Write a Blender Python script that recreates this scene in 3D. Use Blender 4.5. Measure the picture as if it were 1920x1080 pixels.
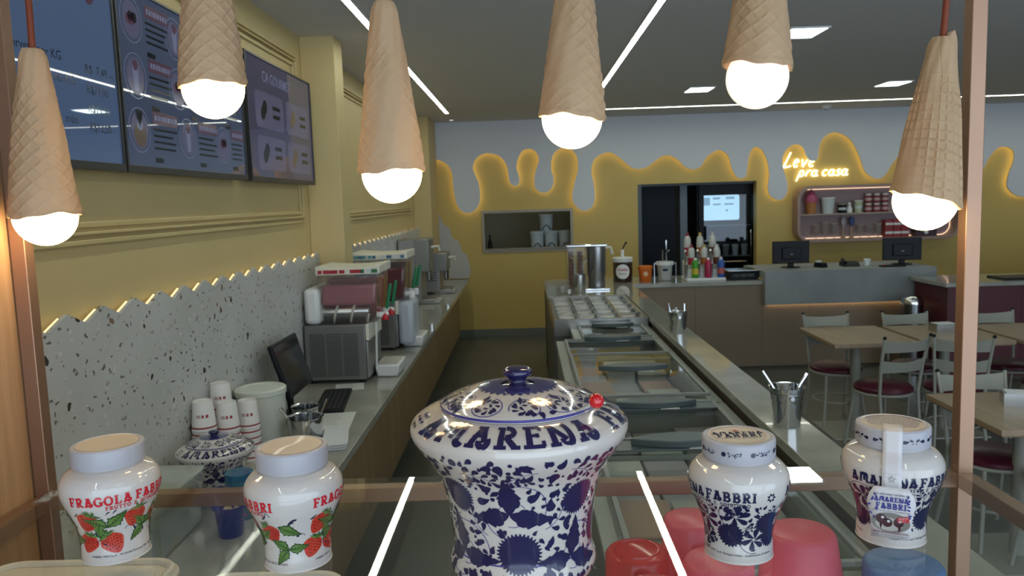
import bpy, bmesh, math, random
from mathutils import Vector, Matrix
sin, cos, pi, rad = math.sin, math.cos, math.pi, math.radians
scene = bpy.context.scene
for _o in list(bpy.data.objects):
    bpy.data.objects.remove(_o)
col = scene.collection
random.seed(7)

# ------------------------------------------------------------------ camera, world, exposure
cam_data = bpy.data.cameras.new('camera')
cam = bpy.data.objects.new('camera', cam_data)
col.objects.link(cam)
cam.matrix_world = Matrix(((0.999356, 0.03048, 0.018929, 0.0),
                           (0.015443, 0.110787, -0.993724, 0.0),
                           (-0.032386, 0.993377, 0.110245, 1.85),
                           (0, 0, 0, 1)))
cam_data.sensor_width = 36.0
cam_data.lens = 27.75
cam_data.clip_start = 0.02
cam_data.dof.use_dof = True
cam_data.dof.focus_distance = 1.15
cam_data.dof.aperture_fstop = 13.0
scene.camera = cam

world = bpy.data.worlds.new('world')
scene.world = world
world.use_nodes = True
_bg = world.node_tree.nodes['Background']
_bg.inputs[0].default_value = (0.69, 0.84, 1.0, 1)
_bg.inputs[1].default_value = 2.5

scene.view_settings.view_transform = 'Standard'
scene.view_settings.look = 'None'
scene.view_settings.gamma = 1.0
scene.view_settings.use_curve_mapping = False
scene.view_settings.exposure = 0.28

# daylight enters through the open shop front behind the camera
_pl = bpy.data.lights.new('storefront_portal', 'AREA')
_pl.shape = 'RECTANGLE'; _pl.size = 10.6; _pl.size_y = 2.88
_pl.cycles.is_portal = True
_po = bpy.data.objects.new('storefront_portal', _pl)
_po.location = (3.9, -2.0, 1.45)
_po.rotation_euler = (rad(90), 0, 0)
col.objects.link(_po)

# ------------------------------------------------------------------ dimensions of the place
CEIL = 2.90      # ceiling height
YB = 10.67       # back wall
XW = -1.365      # left wall
ZC = 0.82        # left worktop
ZL = 0.94        # stone ledge and back bar
ZS = 1.38        # top of the glass shelf

# ------------------------------------------------------------------ materials
MATS = {}
def mat(name, color=(.8, .8, .8), rough=.5, metal=0., coat=0., emit=None, estr=0., noise=None, bump=None, spec=.5, trans=0., ior=1.45, sss=0., alpha=1.):
    """noise=(second colour, scale, detail, stretch xyz); bump=(scale, strength, stretch)"""
    if name in MATS: return MATS[name]
    m = bpy.data.materials.new(name); MATS[name] = m
    m.use_nodes = True
    nt = m.node_tree; b = nt.nodes['Principled BSDF']
    b.inputs['Base Color'].default_value = (*color, 1)
    b.inputs['Roughness'].default_value = rough
    b.inputs['Metallic'].default_value = metal
    b.inputs['Coat Weight'].default_value = coat
    b.inputs['Coat Roughness'].default_value = .02
    b.inputs['Specular IOR Level'].default_value = spec
    b.inputs['IOR'].default_value = ior
    b.inputs['Transmission Weight'].default_value = trans
    b.inputs['Alpha'].default_value = alpha
    if sss:
        b.inputs['Subsurface Weight'].default_value = sss
        b.inputs['Subsurface Radius'].default_value = (.01, .008, .006)
    if emit:
        b.inputs['Emission Color'].default_value = (*emit, 1)
        b.inputs['Emission Strength'].default_value = estr
    if noise or bump:
        tc = nt.nodes.new('ShaderNodeTexCoord')
    if noise:
        c2, sc, det, st = noise
        mp = nt.nodes.new('ShaderNodeMapping'); mp.inputs['Scale'].default_value = st
        nz = nt.nodes.new('ShaderNodeTexNoise'); nz.inputs['Scale'].default_value = sc; nz.inputs['Detail'].default_value = det
        rp = nt.nodes.new('ShaderNodeValToRGB')
        rp.color_ramp.elements[0].position = .34; rp.color_ramp.elements[1].position = .66
        rp.color_ramp.elements[0].color = (*color, 1); rp.color_ramp.elements[1].color = (*c2, 1)
        nt.links.new(tc.outputs['Object'], mp.inputs[0]); nt.links.new(mp.outputs[0], nz.inputs[0])
        nt.links.new(nz.outputs[0], rp.inputs[0]); nt.links.new(rp.outputs[0], b.inputs['Base Color'])
    if bump:
        sc, stg, st = bump
        mp = nt.nodes.new('ShaderNodeMapping'); mp.inputs['Scale'].default_value = st
        nz = nt.nodes.new('ShaderNodeTexNoise'); nz.inputs['Scale'].default_value = sc; nz.inputs['Detail'].default_value = 4
        bp = nt.nodes.new('ShaderNodeBump'); bp.inputs['Strength'].default_value = stg; bp.inputs['Distance'].default_value = .002
        nt.links.new(tc.outputs['Object'], mp.inputs[0]); nt.links.new(mp.outputs[0], nz.inputs[0])
        nt.links.new(nz.outputs[0], bp.inputs['Height']); nt.links.new(bp.outputs[0], b.inputs['Normal'])
    return m

def thin_glass(name, tint=(.96, .98, .97), ior=1.5, rough=.0, body=0., body_col=(1, 1, 1), refl=1.):
    """a pane: clear straight through, with Fresnel reflection; 'body' mixes in a milky diffuse share"""
    if name in MATS: return MATS[name]
    m = bpy.data.materials.new(name); MATS[name] = m
    m.use_nodes = True
    nt = m.node_tree; nt.nodes.remove(nt.nodes['Principled BSDF'])
    out = nt.nodes['Material Output']
    t = nt.nodes.new('ShaderNodeBsdfTransparent'); t.inputs[0].default_value = (*tint, 1)
    g = nt.nodes.new('ShaderNodeBsdfGlossy'); g.inputs['Roughness'].default_value = rough
    # Schlick reflectance from the facing angle, the same on both faces of the pane
    f0 = ((ior - 1) / (ior + 1)) ** 2
    lw = nt.nodes.new('ShaderNodeLayerWeight'); lw.inputs['Blend'].default_value = .5
    pw = nt.nodes.new('ShaderNodeMath'); pw.operation = 'POWER'; pw.inputs[1].default_value = 5.
    fr = nt.nodes.new('ShaderNodeMath'); fr.operation = 'MULTIPLY_ADD'; fr.inputs[1].default_value = 1 - f0; fr.inputs[2].default_value = f0
    nt.links.new(lw.outputs['Facing'], pw.inputs[0]); nt.links.new(pw.outputs[0], fr.inputs[0])
    last = t.outputs[0]
    if body:
        d = nt.nodes.new('ShaderNodeBsdfDiffuse'); d.inputs[0].default_value = (*body_col, 1)
        tr = nt.nodes.new('ShaderNodeBsdfTranslucent'); tr.inputs[0].default_value = (*body_col, 1)
        dm = nt.nodes.new('ShaderNodeMixShader'); dm.inputs[0].default_value = .25
        nt.links.new(d.outputs[0], dm.inputs[1]); nt.links.new(tr.outputs[0], dm.inputs[2])
        mx = nt.nodes.new('ShaderNodeMixShader'); mx.inputs[0].default_value = body
        nt.links.new(t.outputs[0], mx.inputs[1]); nt.links.new(dm.outputs[0], mx.inputs[2]); last = mx.outputs[0]
    mix = nt.nodes.new('ShaderNodeMixShader')
    if refl != 1.:
        mu = nt.nodes.new('ShaderNodeMath'); mu.operation = 'MULTIPLY'; mu.inputs[1].default_value = refl
        nt.links.new(fr.outputs[0], mu.inputs[0]); nt.links.new(mu.outputs[0], mix.inputs[0])
    else:
        nt.links.new(fr.outputs[0], mix.inputs[0])
    nt.links.new(last, mix.inputs[1]); nt.links.new(g.outputs[0], mix.inputs[2])
    nt.links.new(mix.outputs[0], out.inputs[0])
    return m

def terrazzo(name, base, base2, scale, rough=.35):
    if name in MATS: return MATS[name]
    m = mat(name, base, rough, noise=(base2, 3., 4, (1, 1, 1)))
    nt = m.node_tree; b = nt.nodes['Principled BSDF']
    src = b.inputs['Base Color'].links[0].from_socket
    tc = nt.nodes.new('ShaderNodeTexCoord')
    for i, (sc, th, cols, st) in enumerate(((scale * 1.9, .17, ((.05, .04, .03), (.20, .13, .08), (.33, .30, .27)), (1, 1.0, .75)),
                                            (scale * 3.4, .18, ((.16, .14, .12), (.42, .36, .30), (.62, .60, .58)), (1, .8, 1.1)))):
        mp = nt.nodes.new('ShaderNodeMapping'); mp.inputs['Scale'].default_value = st
        mp.inputs['Rotation'].default_value = (.6 * i + .4, 0, 0)
        v = nt.nodes.new('ShaderNodeTexVoronoi'); v.inputs['Scale'].default_value = sc
        n = nt.nodes.new('ShaderNodeTexNoise'); n.inputs['Scale'].default_value = sc * 1.2
        ad = nt.nodes.new('ShaderNodeMixRGB'); ad.inputs[0].default_value = .035
        nt.links.new(tc.outputs['Object'], mp.inputs[0]); nt.links.new(mp.outputs[0], ad.inputs[1])
        nt.links.new(mp.outputs[0], n.inputs[0]); nt.links.new(n.outputs['Color'], ad.inputs[2])
        nt.links.new(ad.outputs[0], v.inputs['Vector'])
        sep = nt.nodes.new('ShaderNodeSeparateColor'); nt.links.new(v.outputs['Color'], sep.inputs[0])
        # chip radius differs per cell; about half of the cells carry none
        mr = nt.nodes.new('ShaderNodeMapRange'); mr.inputs[1].default_value = .30; mr.inputs[2].default_value = 1.
        mr.inputs[3].default_value = 0.; mr.inputs[4].default_value = th * 1.9
        nt.links.new(sep.outputs[0], mr.inputs[0])
        lt = nt.nodes.new('ShaderNodeMath'); lt.operation = 'LESS_THAN'
        nt.links.new(v.outputs['Distance'], lt.inputs[0]); nt.links.new(mr.outputs[0], lt.inputs[1])
        rp = nt.nodes.new('ShaderNodeValToRGB'); e = rp.color_ramp.elements
        rp.color_ramp.interpolation = 'CONSTANT'
        e[0].color = (*cols[0], 1); e[1].position = .45; e[1].color = (*cols[1], 1)
        e3 = e.new(.72); e3.color = (*cols[2], 1)
        nt.links.new(sep.outputs[1], rp.inputs[0])
        mx = nt.nodes.new('ShaderNodeMixRGB')
        nt.links.new(lt.outputs[0], mx.inputs[0]); nt.links.new(src, mx.inputs[1]); nt.links.new(rp.outputs[0], mx.inputs[2])
        src = mx.outputs[0]
    nt.links.new(src, b.inputs['Base Color'])
    return m

def emis(name, color, strength):
    return mat(name, (.9, .9, .9), .6, emit=color, estr=strength)

WHITE = mat('white_plastic', (.72, .72, .70), .35)
BLACK = mat('black_plastic', (.007, .008, .010), .42, spec=.25)
STEEL = mat('stainless_steel', (.52, .52, .50), .24, 1., bump=(60, .08, (1, 1, 12)))
STEELD = mat('brushed_steel_panel', (.36, .355, .34), .38, .85)
CHROME = mat('polished_steel', (.62, .63, .64), .12, 1.)

# ------------------------------------------------------------------ mesh helpers
class MB:
    def __init__(s): s.v = []; s.f = []; s.m = []; s.M = None
    def add(s, vs, fs, mi=0):
        n = len(s.v)
        if s.M is not None: vs = [s.M @ Vector(p) for p in vs]
        s.v += [tuple(p) for p in vs]
        s.f += [tuple(i + n for i in f) for f in fs]
        s.m += [mi] * len(fs)
        return s
    def box(s, x0, x1, y0, y1, z0, z1, mi=0):
        return s.add([(x0, y0, z0), (x1, y0, z0), (x1, y1, z0), (x0, y1, z0), (x0, y0, z1), (x1, y0, z1), (x1, y1, z1), (x0, y1, z1)],
                     [(0, 3, 2, 1), (4, 5, 6, 7), (0, 1, 5, 4), (1, 2, 6, 5), (2, 3, 7, 6), (3, 0, 4, 7)], mi)
    def frus(s, b, t, z0, z1, mi=0):
        (x0, x1, y0, y1), (a0, a1, c0, c1) = b, t
        return s.add([(x0, y0, z0), (x1, y0, z0), (x1, y1, z0), (x0, y1, z0), (a0, c0, z1), (a1, c0, z1), (a1, c1, z1), (a0, c1, z1)],
                     [(0, 3, 2, 1), (4, 5, 6, 7), (0, 1, 5, 4), (1, 2, 6, 5), (2, 3, 7, 6), (3, 0, 4, 7)], mi)
    def lathe(s, prof, seg=24, c=(0, 0, 0), mi=0, caps=True, axis='z'):
        vs = []; fs = []; n = len(prof)
        for i in range(seg):
            a = 2 * pi * i / seg
            for r, z in prof:
                p = (r * cos(a), r * sin(a), z)
                if axis == 'x': p = (z, r * cos(a), r * sin(a))
                if axis == 'y': p = (r * sin(a), z, r * cos(a))
                vs.append((p[0] + c[0], p[1] + c[1], p[2] + c[2]))
        for i in range(seg):
            j = (i + 1) % seg
            for k in range(n - 1):
                fs.append((i * n + k, j * n + k, j * n + k + 1, i * n + k + 1))
        if caps:
            if prof[0][0] > 1e-5: fs.append(tuple(i * n for i in reversed(range(seg))))
            if prof[-1][0] > 1e-5: fs.append(tuple(i * n + n - 1 for i in range(seg)))
        return s.add(vs, fs, mi)
    def tube(s, pts, r, seg=8, mi=0, closed=False, flat=1.0):
        pts = [Vector(p) for p in pts]; n = len(pts); vs = []; fs = []
        rr = r if isinstance(r, (list, tuple)) else [r] * n
        up = None
        for i, p in enumerate(pts):
            if closed: t = pts[(i + 1) % n] - pts[i - 1]
            else: t = pts[min(i + 1, n - 1)] - pts[max(i - 1, 0)]
            if t.length < 1e-9: t = Vector((0, 0, 1))
            t.normalize()
            if up is None:
                up = Vector((0, 0, 1)) if abs(t.z) < .9 else Vector((1, 0, 0))
            u = up - t * up.dot(t)
            if u.length < 1e-6: u = t.orthogonal()
            u.normalize(); w = t.cross(u); up = u
            for k in range(seg):
                a = 2 * pi * k / seg
                vs.append(p + u * (rr[i] * flat * cos(a)) + w * (rr[i] * sin(a)))
        m = n if closed else n - 1
        for i in range(m):
            j = (i + 1) % n
            for k in range(seg):
                l = (k + 1) % seg
                fs.append((i * seg + k, i * seg + l, j * seg + l, j * seg + k))
        if not closed:
            fs.append(tuple(reversed(range(seg)))); fs.append(tuple(range((n - 1) * seg, n * seg)))
        return s.add(vs, fs, mi)
    def prism(s, poly, d0, d1, plane='xz', mi=0):
        """poly of 2D points extruded between d0 and d1 along the remaining axis"""
        def pt(a, b, d): return {'xz': (a, d, b), 'yz': (d, a, b), 'xy': (a, b, d)}[plane]
        n = len(poly)
        vs = [pt(a, b, d0) for a, b in poly] + [pt(a, b, d1) for a, b in poly]
        fs = [tuple(range(n)), tuple(reversed(range(n, 2 * n)))]
        fs += [(i, n + i, n + (i + 1) % n, (i + 1) % n) for i in range(n)]
        return s.add(vs, fs, mi)
    def sphere(s, c, r, seg=20, mi=0, sc=(1, 1, 1)):
        n = max(6, seg // 2)
        prof = [(max(1e-6, r * sin(pi * k / n)), -r * cos(pi * k / n)) for k in range(n + 1)]
        t = MB(); t.lathe(prof, seg, (0, 0, 0), 0, False)
        return s.add([(p[0] * sc[0] + c[0], p[1] * sc[1] + c[1], p[2] * sc[2] + c[2]) for p in t.v], t.f, mi)
    def build(s, name, mats, parent=None, loc=None, bevel=0., angle=40, smooth=True, seg=2, fix=True):
        me = bpy.data.meshes.new(name)
        me.from_pydata(s.v, [], s.f)
        mats = mats if isinstance(mats, (list, tuple)) else [mats]
        for m in mats: me.materials.append(m)
        if len(mats) > 1: me.polygons.foreach_set('material_index', s.m)
        if fix:
            bm = bmesh.new(); bm.from_mesh(me)
            bmesh.ops.recalc_face_normals(bm, faces=bm.faces)
            bm.to_mesh(me); bm.free()
        if smooth:
            me.polygons.foreach_set('use_smooth', [True] * len(me.polygons))
            me.set_sharp_from_angle(angle=rad(angle))
        me.update()
        o = bpy.data.objects.new(name, me); col.objects.link(o)
        if parent: o.parent = parent
        if loc: o.location = loc
        if bevel:
            b = o.modifiers.new('bevel', 'BEVEL'); b.width = bevel; b.segments = seg; b.limit_method = 'ANGLE'; b.angle_limit = rad(50)
        return o

def tag(o, label, cat, group=None):
    o['label'] = label; o['category'] = cat
    if group: o['group'] = group
    return o
def struct(o, label=None):
    o['kind'] = 'structure'
    if label: o['label'] = label
    return o
def thing(name, label, cat, loc=(0, 0, 0), rz=0., group=None, scale=1.):
    o = bpy.data.objects.new(name, None); col.objects.link(o)
    o.location = loc; o.rotation_euler = (0, 0, rz); o.scale = (scale,) * 3
    o.empty_display_size = .05
    return tag(o, label, cat, group)
def copy_tree(o, parent=None, label=None):
    c = o.copy(); col.objects.link(c)
    if parent: c.parent = parent
    if label: c['label'] = label
    for ch in list(o.children): copy_tree(ch, c)
    return c
def box(name, x0, x1, y0, y1, z0, z1, m, parent=None, bevel=.002, loc=None):
    return MB().box(x0, x1, y0, y1, z0, z1).build(name, m, parent, loc, bevel)
def rrect(x0, x1, y0, y1, r, n=6):
    p = []
    for cx, cy, a0 in ((x1 - r, y1 - r, 0), (x0 + r, y1 - r, 90), (x0 + r, y0 + r, 180), (x1 - r, y0 + r, 270)):
        for k in range(n + 1):
            a = rad(a0 + 90 * k / n); p.append((cx + r * cos(a), cy + r * sin(a)))
    return p
def ccr(pts, n=6, closed=False):
    """Catmull-Rom through tuples of any length"""
    out = []; N = len(pts)
    rng = N if closed else N - 1
    for i in range(rng):
        if closed: p = [pts[(i + k) % N] for k in (-1, 0, 1, 2)]
        else: p = [pts[min(max(i + k, 0), N - 1)] for k in (-1, 0, 1, 2)]
        for k in range(n):
            t = k / n
            out.append(tuple(.5 * (2 * b + (c - a) * t + (2 * a - 5 * b + 4 * c - d) * t * t + (3 * b - a - 3 * c + d) * t ** 3) for a, b, c, d in zip(*p)))
    if not closed: out.append(tuple(pts[-1]))
    return out

_tcache = {}
def text_mesh(txt, shear=0., bold=0., space=1.):
    """triangles of a line of text, height of capitals = 1, starting at x = 0"""
    k = (txt, shear, bold, space)
    if k in _tcache: return _tcache[k]
    cu = bpy.data.curves.new('t', 'FONT'); cu.body = txt; cu.size = 1 / .73; cu.shear = shear; cu.offset = bold; cu.space_character = space
    cu.resolution_u = 3
    ob = bpy.data.objects.new('t', cu); col.objects.link(ob)
    dg = bpy.context.evaluated_depsgraph_get()
    me = bpy.data.meshes.new_from_object(ob.evaluated_get(dg))
    vs = [(v.co.x, v.co.y) for v in me.vertices]; fs = [tuple(p.vertices) for p in me.polygons]
    bpy.data.objects.remove(ob); bpy.data.curves.remove(cu); bpy.data.meshes.remove(me)
    w = max([v[0] for v in vs] + [.01])
    _tcache[k] = (vs, fs, w)
    return _tcache[k]

# ------------------------------------------------------------------ flat print laid on surfaces
class Print:
    """2D shapes mapped by fn(x, y, lift) -> 3D; mi = material slot"""
    def __init__(s, fn, step=.00025): s.fn = fn; s.mb = MB(); s.step = step; s.place = (0, 0, 0, 1, 1)
    def at(s, x, y, rot=0., sc=1., flip=1): s.place = (x, y, rot, sc, flip); return s
    def P(s, p, layer):
        x0, y0, r, k, fl = s.place
        x, y = p[0] * k * fl, p[1] * k
        return s.fn(x0 + x * cos(r) - y * sin(r), y0 + x * sin(r) + y * cos(r), (layer + 1) * s.step, x0, y0)
    def raw(s, vs, fs, mi=0, layer=0): s.mb.add([s.P(p, layer) for p in vs], fs, mi)
    def strip(s, spine, half, mi=0, layer=0):
        n = len(spine); vs = []; fs = []
        for i, (x, y) in enumerate(spine):
            a = spine[min(i + 1, n - 1)]; b = spine[max(i - 1, 0)]
            dx, dy = a[0] - b[0], a[1] - b[1]; L = math.hypot(dx, dy) or 1e-9
            h = half[i] if isinstance(half, (list, tuple)) else half
            nx, ny = -dy / L * h, dx / L * h
            vs += [(x + nx, y + ny), (x, y), (x - nx, y - ny)]
        for i in range(n - 1):
            k = 3 * i
            fs += [(k, k + 1, k + 4, k + 3), (k + 1, k + 2, k + 5, k + 4)]
        s.raw(vs, fs, mi, layer)
    def disc(s, cx, cy, rf, mi=0, layer=0, n=48, rings=3):
        vs = [(cx, cy)]; fs = []
        for j in range(1, rings + 1):
            for i in range(n):
                a = 2 * pi * i / n; r = rf(a) * j / rings
                vs.append((cx + r * cos(a), cy + r * sin(a)))
        for i in range(n):
            k = (i + 1) % n
            fs.append((0, 1 + i, 1 + k))
            for j in range(rings - 1):
                b = 1 + j * n
                fs.append((b + i, b + n + i, b + n + k, b + k))
        s.raw(vs, fs, mi, layer)
    def gear(s, cx, cy, R, teeth=34, mi=0, layer=0):
        n = teeth * 4
        s.disc(cx, cy, lambda a: R * (1.0 if (int(a / (2 * pi) * n + .5) % 4) in (0, 1) else .88), mi, layer, n, 4)
    def drop(s, cx, cy, L, W, ang, curl=0., mi=0, layer=0):
        """comma / teardrop: round head at the start, pointed tail"""
        sp = []; hw = []; n = 9; x, y, a = cx, cy, ang
        for i in range(n + 1):
            t = i / n; sp.append((x, y)); hw.append(W * (math.sqrt(max(0, 1 - (1 - t / .3) ** 2)) if t < .3 else (1 - ((t - .3) / .7) ** 1.3)) + 1e-6)
            x += cos(a) * L / n; y += sin(a) * L / n; a += curl / n
        s.strip(sp, hw, mi, layer)
    def leaf(s, cx, cy, L, W, ang, mi=0, layer=0, serr=0, curl=0.):
        sp = []; hw = []; n = 24; x, y, a = cx, cy, ang
        for i in range(n + 1):
            t = i / n
            w = W * ((t / .34) ** .75 if t < .34 else ((1 - t) / .66) ** .95)
            if serr and 0 < t < 1: w *= 1.08 - .34 * ((t * serr) % 1)
            sp.append((x, y)); hw.append(w + 1e-6)
            x += cos(a) * L / n; y += sin(a) * L / n; a += curl / n
        s.strip(sp, hw, mi, layer)
        return sp
    def spray(s, cx, cy, L, ang, curl, n=6, size=.3, mi=0, mi2=0, layer=1, w=.0004):
        """a curved stem with comma strokes growing from both sides"""
        sp = []; x, y, a = cx, cy, ang; m = n * 3
        for i in range(m + 1):
            sp.append((x, y, a)); x += cos(a) * L / m; y += sin(a) * L / m; a += curl / m
        s.strip([(p[0], p[1]) for p in sp], w, mi2, layer - 1)
        for i in range(1, n + 1):
            px, py, pa = sp[min(m, 3 * i - 1)]; l = L * size * (1.1 - .5 * i / n)
            for q in (-1, 1):
                # round head outside, tail on the stem
                b = pa + q * .95; hx, hy = px + cos(b) * l, py + sin(b) * l
                s.drop(hx, hy, l * .96, l * .27, b + pi - q * .35, q * .7, mi, layer)
        s.drop(sp[-1][0] + cos(a) * L * size * .8, sp[-1][1] + sin(a) * L * size * .8, L * size * .9, L * size * .2, a + pi, 0, mi, layer)
    def arc(s, cx, cy, R, a0, a1, w, mi=0, layer=0, R2=None, n=20):
        R2 = R if R2 is None else R2
        s.strip([(cx + (R + (R2 - R) * i / n) * cos(a0 + (a1 - a0) * i / n), cy + (R + (R2 - R) * i / n) * sin(a0 + (a1 - a0) * i / n)) for i in range(n + 1)], w, mi, layer)
    def text(s, txt, x, y, h, mi=0, layer=0, align=0., **k):
        vs, fs, w = text_mesh(txt, **k)
        s.raw([((p[0] - w * align) * h + x, p[1] * h + y) for p in vs], fs, mi, layer)
    def slab(s, txt, x, y, h, mi=0, layer=0, wt=.085, adv=None, align=.5):
        tot = sum(GLYPH.get(c, (.45, ()))[0] + .16 for c in txt) - .16
        k = 1. if adv is None else adv
        cx = -tot * align
        for c in txt:
            w, strokes = GLYPH.get(c, (.45, ()))
            for st in strokes:
                half = wt
                if st and st[0] == 'f': half = wt * .62; st = st[1:]
                s.strip([(x + (cx + p[0]) * h * k, y + p[1] * h) for p in st], half * h, mi, layer)
            cx += w + .16
        return tot * h * k
    def build(s, name, mats, parent):
        o = s.mb.build(name, mats, parent, smooth=True, angle=180, fix=False)
        o['kind'] = 'stuff'
        return o

def flat_map(origin, ux, uy, un):
    o, ux, uy, un = Vector(origin), Vector(ux), Vector(uy), Vector(un)
    return lambda x, y, l, *_: o + ux * x + uy * y + un * l

def seg_(a, b, n=4): return [(a[0] + (b[0] - a[0]) * i / n, a[1] + (b[1] - a[1]) * i / n) for i in range(n + 1)]
def arc_(cx, cy, rx, ry, a0, a1, n=10): return [(cx + rx * cos(rad(a0 + (a1 - a0) * i / n)), cy + ry * sin(rad(a0 + (a1 - a0) * i / n))) for i in range(n + 1)]
def ft(a, b): return ['f'] + seg_((a[0], a[1] + .05), (b[0], b[1] + .05), 2)
def tp(a, b): return ['f'] + seg_((a[0], a[1] - .05), (b[0], b[1] - .05), 2)
# heavy slab lettering with curled arms
GLYPH = {
 'A': (.86, (seg_((.16, .03), (.42, .98)), ft((0, 0), (.34, 0)), tp((.20, 1), (.62, 1)), seg_((.48, .98), (.66, .22)), arc_(.62, .24, .16, .21, 40, -190), ['f'] + arc_(.40, .42, .22, .08, 170, 20))),
 'M': (1.05, (seg_((.14, .03), (.30, .95)), ft((0, 0), (.32, 0)), tp((.12, 1), (.40, 1)), arc_(.50, .72, .17, .26, 175, -10), seg_((.66, .70), (.60, .22)), arc_(.78, .72, .17, .26, 175, -5), seg_((.95, .7), (.88, .1)), arc_(1.0, .18, .12, .14, 170, 340))),
 'R': (.82, (seg_((.20, .03), (.20, .97)), ft((0, 0), (.40, 0)), ['f'] + seg_((0, .95), (.3, .95)), arc_(.36, .73, .28, .24, 95, -95, 14), seg_((.36, .5), (.66, .06)), ft((.56, 0), (.86, 0)))),
 'E': (.74, (seg_((.20, .03), (.20, .97)), ['f'] + seg_((0, .05), (.68, .05)), ['f'] + seg_((0, .95), (.66, .95)), ['f'] + seg_((.2, .52), (.5, .52)), ['f'] + seg_((.66, .03), (.66, .26)), ['f'] + seg_((.64, .97), (.64, .76)), ['f'] + seg_((.5, .42), (.5, .62)))),
 'N': (.92, (seg_((.18, .03), (.18, .97)), ft((0, 0), (.36, 0)), ['f'] + seg_((0, .95), (.26, .95)), seg_((.20, .92), (.62, .2)), arc_(.72, .5, .12, .46, -120, 95), ['f'] + arc_(.6, .22, .16, .18, -20, -190))),
 'F': (.70, (seg_((.20, .03), (.20, .97)), ft((0, 0), (.42, 0)), ['f'] + seg_((0, .95), (.66, .95)), ['f'] + seg_((.2, .5), (.5, .5)), ['f'] + seg_((.64, .97), (.64, .72)), ['f'] + seg_((.5, .38), (.5, .62)))),
 'B': (.80, (seg_((.20, .03), (.20, .97)), ['f'] + seg_((0, .05), (.4, .05)), ['f'] + seg_((0, .95), (.4, .95)), arc_(.38, .74, .24, .21, 95, -95, 12), arc_(.38, .28, .30, .24, 95, -95, 12), ['f'] + seg_((.2, .52), (.4, .52)))),
 'I': (.40, (seg_((.2, .03), (.2, .97)), ft((0, 0), (.4, 0)), tp((0, 1), (.4, 1)))),
 'G': (.84, (arc_(.42, .5, .36, .45, 45, 330, 18), seg_((.74, .06), (.74, .44)), ['f'] + seg_((.5, .44), (.9, .44)), ['f'] + seg_((.7, .72), (.7, .98)))),
 'O': (.86, (arc_(.43, .5, .36, .45, 0, 360, 22),)),
 'L': (.72, (seg_((.20, .03), (.20, .97)), ['f'] + seg_((0, .05), (.66, .05)), tp((0, 1), (.42, 1)), ['f'] + seg_((.64, .03), (.64, .3)))),
 'U': (.84, (seg_((.18, .97), (.18, .35)), arc_(.42, .35, .24, .3, 180, 360, 12), seg_((.66, .35), (.66, .97)), tp((0, 1), (.34, 1)), tp((.52, 1), (.84, 1)))),
 'T': (.76, (seg_((.38, .03), (.38, .97)), ft((.2, 0), (.56, 0)), ['f'] + seg_((0, .95), (.76, .95)), ['f'] + seg_((.04, .97), (.04, .72)), ['f'] + seg_((.72, .97), (.72, .72)))),
 'S': (.66, (arc_(.33, .72, .24, .22, 30, 270, 12), arc_(.33, .27, .26, .23, 90, -150, 12), ['f'] + seg_((.56, .98), (.56, .72)), ['f'] + seg_((.06, .02), (.06, .28)))),
 'C': (.78, (arc_(.42, .5, .36, .45, 40, 320, 18), ['f'] + seg_((.7, .98), (.7, .68)))),
 'P': (.74, (seg_((.20, .03), (.20, .97)), ft((0, 0), (.42, 0)), ['f'] + seg_((0, .95), (.3, .95)), arc_(.36, .70, .28, .26, 95, -95, 14))),
}

class Surf:
    """surface of revolution from a profile (r, z) bottom to top, addressed by angle and arc length"""
    def __init__(s, prof):
        s.p = prof; s.L = [0.]
        for a, b in zip(prof, prof[1:]): s.L.append(s.L[-1] + math.hypot(b[0] - a[0], b[1] - a[1]))
    def at(s, v):
        L = s.L
        if v <= 0: i = 0
        elif v >= L[-1]: i = len(L) - 2
        else:
            lo, hi = 0, len(L) - 1
            while hi - lo > 1:
                m = (lo + hi) // 2
                if L[m] <= v: lo = m
                else: hi = m
            i = lo
        d = L[i + 1] - L[i] or 1e-9; t = (v - L[i]) / d
        a, b = s.p[i], s.p[i + 1]
        return a[0] + (b[0] - a[0]) * t, a[1] + (b[1] - a[1]) * t, (b[1] - a[1]) / d, -(b[0] - a[0]) / d
    def vz(s, z):
        for i in range(len(s.p) - 1):
            a, b = s.p[i][1], s.p[i + 1][1]
            if a <= z <= b and b > a: return s.L[i] + (s.L[i + 1] - s.L[i]) * (z - a) / (b - a)
        return s.L[-1]
    def map(s, th0):
        def fn(x, y, lift, x0=0., y0=0.):
            r0 = s.at(y0)[0]
            r, z, nr, nz = s.at(y)
            th = th0 + x0 / r0 + (x - x0) / r0
            r += nr * lift; z += nz * lift
            return Vector((r * cos(th), r * sin(th), z))
        return fn
# ------------------------------------------------------------------ room shell
YELLOW = mat('yellow_paint', (.58, .415, .125), .55, noise=((.60, .44, .14), 2., 3, (1, 1, 1)))
CREAMY = mat('cream_yellow_paint', (.58, .455, .215), .55, noise=((.60, .47, .23), 2., 3, (1, 1, 1)))
CEILM = mat('ceiling_paint', (.66, .66, .67), .85)
FLOORM = mat('floor_tile_grey', (.085, .088, .075), .32, noise=((.125, .128, .108), 1.3, 8, (1, 1, 1)))
DRIPW = mat('white_panel_paint', (.66, .68, .72), .5)
TERR = terrazzo('terrazzo', (.50, .50, .47), (.56, .56, .54), 13.)
STONE = mat('pale_stone_worktop', (.30, .295, .245), .09, coat=.3, noise=((.37, .36, .305), 6., 8, (1, 1, 1)))
TAUPE = mat('taupe_laminate', (.20, .146, .09), .5, noise=((.215, .158, .10), 2., 3, (1, 1, 1)))
OAKP = mat('brown_wood_panel', (.25, .165, .085), .5, noise=((.31, .21, .115), 3., 6, (1, 6, .35)))

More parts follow.
